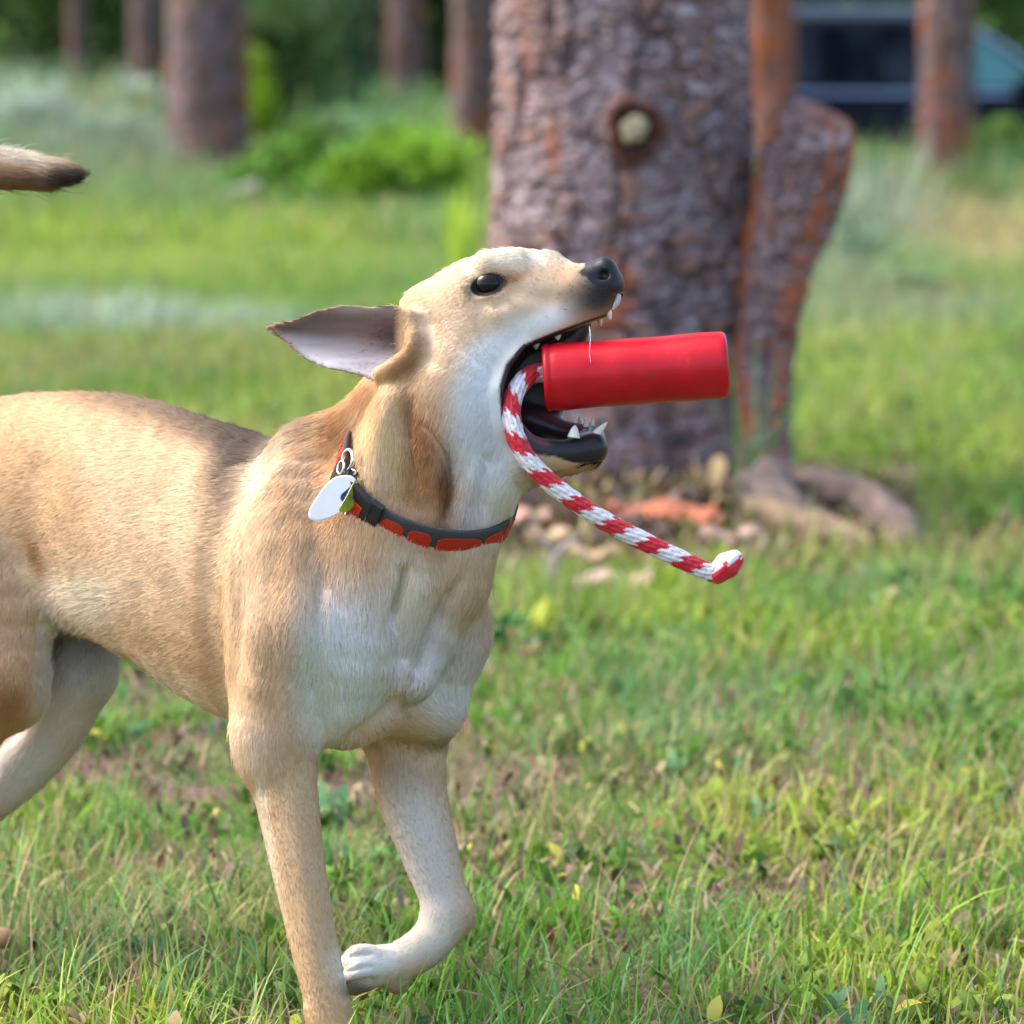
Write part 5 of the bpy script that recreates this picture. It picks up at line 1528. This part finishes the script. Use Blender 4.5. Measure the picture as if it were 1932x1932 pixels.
Fc = np.stack([i + j, i + j2, i + m + j2, i + m + j], -1).reshape(-1, 4)
t = NT('red_rubber')
po = t.pos()
f1 = t.noise(30, 5, 0.65, po); f2 = t.noise(260, 4, 0.7, po); f3 = t.noise(9, 3, 0.6, po)
c = t.ramp(f1, [(0.3, (0.42, 0.003, 0.010)), (0.62, (0.52, 0.006, 0.016)), (0.8, (0.56, 0.03, 0.045))])
sp = t.ramp(f3, [(0.50, (0, 0, 0)), (0.70, (1, 1, 1))])
sp2 = t.ramp(f2, [(0.52, (0, 0, 0)), (0.70, (1, 1, 1))])
dm = t.mix((0, 0, 0), sp, sp2, 'MIX')
c = t.mix(c, (0.16, 0.03, 0.03), dm)
rr = t.ramp(f1, [(0.3, (0.30,) * 3), (0.8, (0.46,) * 3)])
t.bsdf(c, rr, 0.3, normal=t.bump(f2, 0.12, 0.0008))
M_RUB = t.m
mesh_obj('rubber_cylinder', to_world(V) - TB, Fc, M_RUB, toy)
# rope
RP = [(1060, 710, -72), (1036, 706, -73), (1010, 704, -80), (984, 722, -100), (967, 755, -118), (966, 792, -130), (976, 832, -138), (1000, 872, -140), (1040, 912, -138),
      (1090, 950, -134), (1150, 988, -128), (1220, 1024, -122), (1290, 1058, -118), (1335, 1078, -116), (1352, 1079, -116), (1366, 1070, -117)]
nL = 520
pth, q = spline([Q(*p_) for p_ in RP], nL)
m = 48; T, U, Wv = frames(pth)
ph = np.arange(m) * 2 * math.pi / m
s_ = q[:, None]; PH = ph[None, :] + 0 * s_
YN = 12
yarn = (PH * YN / (2 * math.pi) + s_ / 120.0 * 2)
zig = (np.floor(yarn) % 2) * 6 + 3 * (yarn % 1)
band = ((s_ + zig * 1.3) / 78.0 + PH / (2 * math.pi)) % 1.0
stitch = np.abs(np.sin((s_ + (np.floor(yarn) % 2) * 14) / 28.0 * math.pi))
rad = 14.4 + 2.6 * np.abs(np.sin(yarn * math.pi)) ** 0.7 + 1.6 * stitch
V = pth[:, None] + rad[..., None] * (np.cos(PH)[..., None] * U[:, None] + np.sin(PH)[..., None] * Wv[:, None])
red = (band < 0.5)[..., None]
grn = (N1(s_ * 0.4, PH * 9)[..., None] * 0.3 + 0.8) * (0.6 + 0.4 * np.abs(np.sin(yarn * math.pi)) ** 0.5)[..., None]
colr = np.where(red, (0.58, 0.015, 0.03), (0.72, 0.70, 0.74)) * grn
i = np.arange(nL - 1)[:, None] * m; j = np.arange(m)[None]; j2 = (j + 1) % m
Fc = np.stack([i + j, i + j2, i + m + j2, i + m + j], -1).reshape(-1, 4)
t = NT('rope_yarn')
f = t.noise(2500, 2, 0.6, t.pos())
t.bsdf(t.attr().outputs['Color'], 0.6, 0.3, normal=t.bump(f, 0.3, 0.0005), Sheen_Weight=0.2)
M_ROPE = t.m
mesh_obj('rope', to_world(V.reshape(-1, 3)) - TB, Fc, M_ROPE, toy, cols=colr.reshape(-1, 3))
# folded rope end
ek, q2 = spline([Q(*p_) for p_ in [(1336, 1088, -116), (1352, 1082, -117), (1370, 1068, -118), (1388, 1054, -118), (1400, 1046, -118)]], 60)
m = 40; T, U, Wv = frames(ek); ph = np.arange(m) * 2 * math.pi / m
xx = np.linspace(0, 1, 60); rp = 24 * np.clip(np.sin(math.pi * np.clip(xx, 0.004, 0.996)), 0.01, 1) ** 0.42 * (1 + 0.06 * np.sin(xx * 14))
yn = ph[None, :] * 10 / (2 * math.pi) + xx[:, None] * 1.2
rad = rp[:, None] * (0.93 + 0.10 * np.abs(np.sin(yn * math.pi)))
V = ek[:, None] + rad[..., None] * (np.cos(ph)[None, :, None] * U[:, None] + np.sin(ph)[None, :, None] * Wv[:, None])
edge = (V[..., 0] - (1368 - 966)) * 0.42 + (V[..., 1] - (1060 - 966)) * 0.9 + 5 * np.sin(yn * 2 * math.pi)
colr = np.where((edge > 0)[..., None], (0.58, 0.015, 0.03), (0.74, 0.72, 0.76))
i = np.arange(59)[:, None] * m; j = np.arange(m)[None]; j2 = (j + 1) % m
Fc = np.stack([i + j, i + j2, i + m + j2, i + m + j], -1).reshape(-1, 4)
mesh_obj('rope_end', to_world(V.reshape(-1, 3)) - TB, Fc, M_ROPE, toy, cols=colr.reshape(-1, 3))

# ------------------------------------------------------------------ collar with tags
def field_at(Pq):
    g = (Pq - LO) / H; i = np.clip(g.astype(int), 0, np.array(field.shape) - 2); f = g - i
    o = 0
    for a in (0, 1):
        for b in (0, 1):
            for c_ in (0, 1):
                w = (f[:, 0] if a else 1 - f[:, 0]) * (f[:, 1] if b else 1 - f[:, 1]) * (f[:, 2] if c_ else 1 - f[:, 2])
                o = o + w * field[i[:, 0] + a, i[:, 1] + b, i[:, 2] + c_]
    return o
CL, CR, CB = Q(655, 838, -30), Q(948, 985, -40), Q(822, 1035, -185)
cen = (CL + CR) / 2 + np.array([0, -12, 20])
e1 = (CR - CL) / np.linalg.norm(CR - CL)
e2 = CB - cen; e2 -= e1 * (e2 @ e1); e2 /= np.linalg.norm(e2)
cn = np.cross(e1, e2)
if cn[1] > 0: cn = -cn                     # towards the head
NC = 160
ang = np.arange(NC) * 2 * math.pi / NC
dirs = np.cos(ang)[:, None] * e1 + np.sin(ang)[:, None] * e2
def ring_radius(off):
    r_ = np.full(NC, 60.0); done = np.zeros(NC, bool)
    for st in np.arange(60, 290, 2.0):
        f = field_at(cen + cn * off + dirs * st)
        done |= f > 0
        r_ = np.where(done, r_, st)
    for _ in range(6): r_ = (np.roll(r_, 1) + r_ + np.roll(r_, -1)) / 3
    lim = 215 - 62 * np.maximum(0, -np.cos(ang)) ** 2 - 40 * np.maximum(0, np.cos(ang)) ** 2
    return np.minimum(r_, lim)
BW = 35.0                                   # half width of the band
rows = np.linspace(-BW, BW, 9)
rr0 = (ring_radius(-BW) + ring_radius(0) + ring_radius(BW)) / 3
CBASE = to_world(cen[None])[0]
collar = thing('dog_collar', 'dark collar with orange-red pattern worn round the dog\'s neck', 'dog collar', CBASE)
def band_pt(k_, off, lift_):
    """k_: fractional index round the ring"""
    a0 = int(math.floor(k_)) % NC; f = k_ - math.floor(k_); a1 = (a0 + 1) % NC
    rr_ = rr0[a0] * (1 - f) + rr0[a1] * f
    d_ = dirs[a0] * (1 - f) + dirs[a1] * f
    return cen + cn * off + d_ * (rr_ + lift_)
V = []
for k_ in range(NC):
    for o_, l_ in [(x, 13.0) for x in rows] + [(x, 6.0) for x in rows[::-1]]:
        V.append(band_pt(k_, o_, l_ - (1.5 if abs(o_) > BW - 1 else 0)))
m = 18; V = np.array(V)
i = np.arange(NC)[:, None] * m; i2 = ((np.arange(NC) + 1) % NC)[:, None] * m; j = np.arange(m)[None]; j2 = (j + 1) % m
Fc = np.stack([i + j, i + j2, i2 + j2, i2 + j], -1).reshape(-1, 4)
t = NT('collar_webbing')
f = t.noise(1800, 2, 0.6, t.pos())
c = t.ramp(f, [(0.3, (0.035, 0.034, 0.034)), (0.7, (0.085, 0.08, 0.078))])
t.bsdf(c, 0.8, 0.2, normal=t.bump(f, 0.4, 0.0006)); M_WEB = t.m
M_ORG = simple_mat('orange_red_print', (0.46, 0.032, 0.012), 0.75, 0.2, nscale=900, var=0.3, bump=0.3)
M_BUCK = simple_mat('black_plastic', (0.010, 0.010, 0.013), 0.32, 0.5, nscale=80, var=0.3)
M_STEEL = simple_mat('steel', (0.75, 0.75, 0.77), 0.22, 0.5, metal=1.0, var=0.1)
mesh_obj('band', to_world(V) - CBASE, Fc, M_WEB, collar)
def strip(name, k0, k1, o0, o1, l0, l1, mat, n=14, round_=0.0):
    V = []; 
    for i_ in range(n + 1):
        k_ = k0 + (k1 - k0) * i_ / n
        sh = 1 - round_ * (abs(2 * i_ / n - 1) ** 4)
        oc = (o0 + o1) / 2; oh = (o1 - o0) / 2 * sh
        wob = 1.5 * math.sin(i_ * 1.7) if round_ else 0
        for o_, l_ in ((oc - oh, l0), (oc - oh + 2, l1), (oc + wob * 0, l1), (oc + oh - 2, l1), (oc + oh, l0)):
            V.append(band_pt(k_, o_, l_))
    Fl = []
    for i_ in range(n):
        for j_ in range(5): Fl.append((i_ * 5 + j_, i_ * 5 + (j_ + 1) % 5, (i_ + 1) * 5 + (j_ + 1) % 5, (i_ + 1) * 5 + j_))
    Fl.append(tuple(range(5))[::-1]); Fl.append(tuple(n * 5 + x for x in range(5)))
    return mesh_obj(name, to_world(np.array(V)) - CBASE, Fl, mat, collar, smooth=False)
# ring index 0 = right end, 40 = nearest the camera, 80 = left end
for k0, k1 in ((1, 8), (9, 16.5), (17.5, 29.5), (31, 36.5), (37.5, 43), (86, 93)):
    strip('print_patch', k0, k1, -BW + 9, BW - 13, 12.0, 15.0, M_ORG, round_=0.4)
for k0, k1 in ((63.5, 70), (71, 84)):
    strip('print_patch', k0, k1, -BW + 5, BW - 8, 12.0, 15.0, M_ORG, round_=0.3)
strip('side_release_buckle', 46, 63, -BW - 3, BW + 3, 8, 22, M_BUCK, 20, 0.12)
strip('buckle_tongue', 43.5, 46.5, -BW - 5, BW + 5, 8, 21, M_BUCK, 6)
strip('buckle_slot_webbing', 47.8, 51.5, -BW + 8, BW - 20, 21, 23.4, M_ORG, 6)
def ring(name, c, rad_, thick, nx_, parent, mat, base, m1=36):
    nx_ = np.array(nx_, float); nx_ /= np.linalg.norm(nx_)
    a_ = np.cross(nx_, (0.2, 0.9, 0.1)); a_ /= np.linalg.norm(a_); b_ = np.cross(nx_, a_)
    V = []; Fc = []
    for i_ in range(m1):
        p_ = 2 * math.pi * i_ / m1; rd = a_ * math.cos(p_) + b_ * math.sin(p_)
        for j_ in range(10):
            q_ = 2 * math.pi * j_ / 10
            V.append(c + rd * (rad_ + thick * math.cos(q_)) + nx_ * thick * math.sin(q_))
            Fc.append((i_ * 10 + j_, i_ * 10 + (j_ + 1) % 10, ((i_ + 1) % m1) * 10 + (j_ + 1) % 10, ((i_ + 1) % m1) * 10 + j_))
    return mesh_obj(name, to_world(np.array(V)) - base, np.array(Fc), mat, parent)
TZ = -150
ring('leash_ring', Q(656, 868, TZ), 19, 3.6, (0.8, 0.1, 0.5), collar, M_STEEL, CBASE)
ring('split_ring', Q(643, 882, TZ - 8), 12, 2.2, (0.9, 0.2, 0.5), collar, M_STEEL, CBASE)
ring('split_ring', Q(660, 893, TZ - 4), 11, 2.0, (0.2, 0.8, 0.5), collar, M_STEEL, CBASE)
ring('end_ring', Q(947, 986, -45), 9, 2.6, (0.5, 0.1, 0.9), collar, M_STEEL, CBASE)
def plate(name, poly, w_of, th, mat, cols=None):
    """flat tag cut from sheet: poly in picture units, w_of(u,v) its depth"""
    c_ = np.mean(poly, 0); rings_ = [0.0, 0.35, 0.7, 0.93, 1.0]; n = len(poly); V = []; Fl = []
    for side_ in (0, 1):
        for k_, g in enumerate(rings_[1:]):
            for (u_, v_) in poly:
                uu = c_[0] + (u_ - c_[0]) * g; vv = c_[1] + (v_ - c_[1]) * g
                V.append(Q(uu, vv, w_of(uu, vv) + (-th if side_ == 0 else th) * (0.4 if g == 1.0 else 1)))
    off = 4 * n
    V.append(Q(c_[0], c_[1], w_of(*c_) - th)); V.append(Q(c_[0], c_[1], w_of(*c_) + th))
    for side_ in (0, 1):
        b_ = side_ * off
        for j_ in range(n): Fl.append((2 * off + side_, b_ + j_, b_ + (j_ + 1) % n))
        for k_ in range(3):
            for j_ in range(n): Fl.append((b_ + k_ * n + j_, b_ + (k_ + 1) * n + j_, b_ + (k_ + 1) * n + (j_ + 1) % n, b_ + k_ * n + (j_ + 1) % n))
    for j_ in range(n): Fl.append((3 * n + j_, off + 3 * n + j_, off + 3 * n + (j_ + 1) % n, 3 * n + (j_ + 1) % n))
    return mesh_obj(name, to_world(np.array(V)) - CBASE, Fl, mat, collar, smooth=False)
def roundpoly(pts, n=64):
    p_, _ = spline(list(pts) + [pts[0]], n + 1); return [tuple(x) for x in p_[:-1]]
white_tag = roundpoly([(652, 896), (666, 899), (674, 912), (668, 936), (648, 962), (620, 978), (598, 983), (584, 978), (582, 966), (594, 944), (612, 918), (632, 900)], 56)
M_TAG = simple_mat('white_enamel', (0.62, 0.63, 0.72), 0.2, 0.6, nscale=120, var=0.04, Coat_Weight=0.5)
plate('bone_shaped_tag', white_tag, lambda u_, v_: TZ - 30 + (v_ - 900) * -0.15, 2.0, M_TAG)['label'] = 'long white enamel tag'
blue = roundpoly([(655, 923), (668, 912), (675, 918), (672, 934), (655, 948), (644, 944), (643, 934)], 24)
plate('blue_print', blue, lambda u_, v_: TZ - 33.5 + (v_ - 900) * -0.15, 0.6, simple_mat('blue_ink', (0.012, 0.012, 0.12), 0.4, 0.4, nscale=60))
disc = roundpoly([(670, 905), (682, 912), (684, 928), (674, 950), (658, 964), (645, 966), (640, 960), (654, 935), (664, 915)], 40)
plate('round_tag', disc, lambda u_, v_: TZ - 42 + (u_ - 660) * 0.9, 2.0, simple_mat('yellow_green_enamel', (0.30, 0.33, 0.03), 0.25, 0.5, nscale=90, var=0.3))['label'] = 'yellow-green disc tag'
disc2 = roundpoly([(674, 900), (688, 910), (690, 930), (680, 954), (662, 970), (650, 972), (664, 940), (672, 915)], 40)
plate('disc_backing', disc2, lambda u_, v_: TZ - 34 + (u_ - 660) * 0.9, 2.0, M_STEEL)
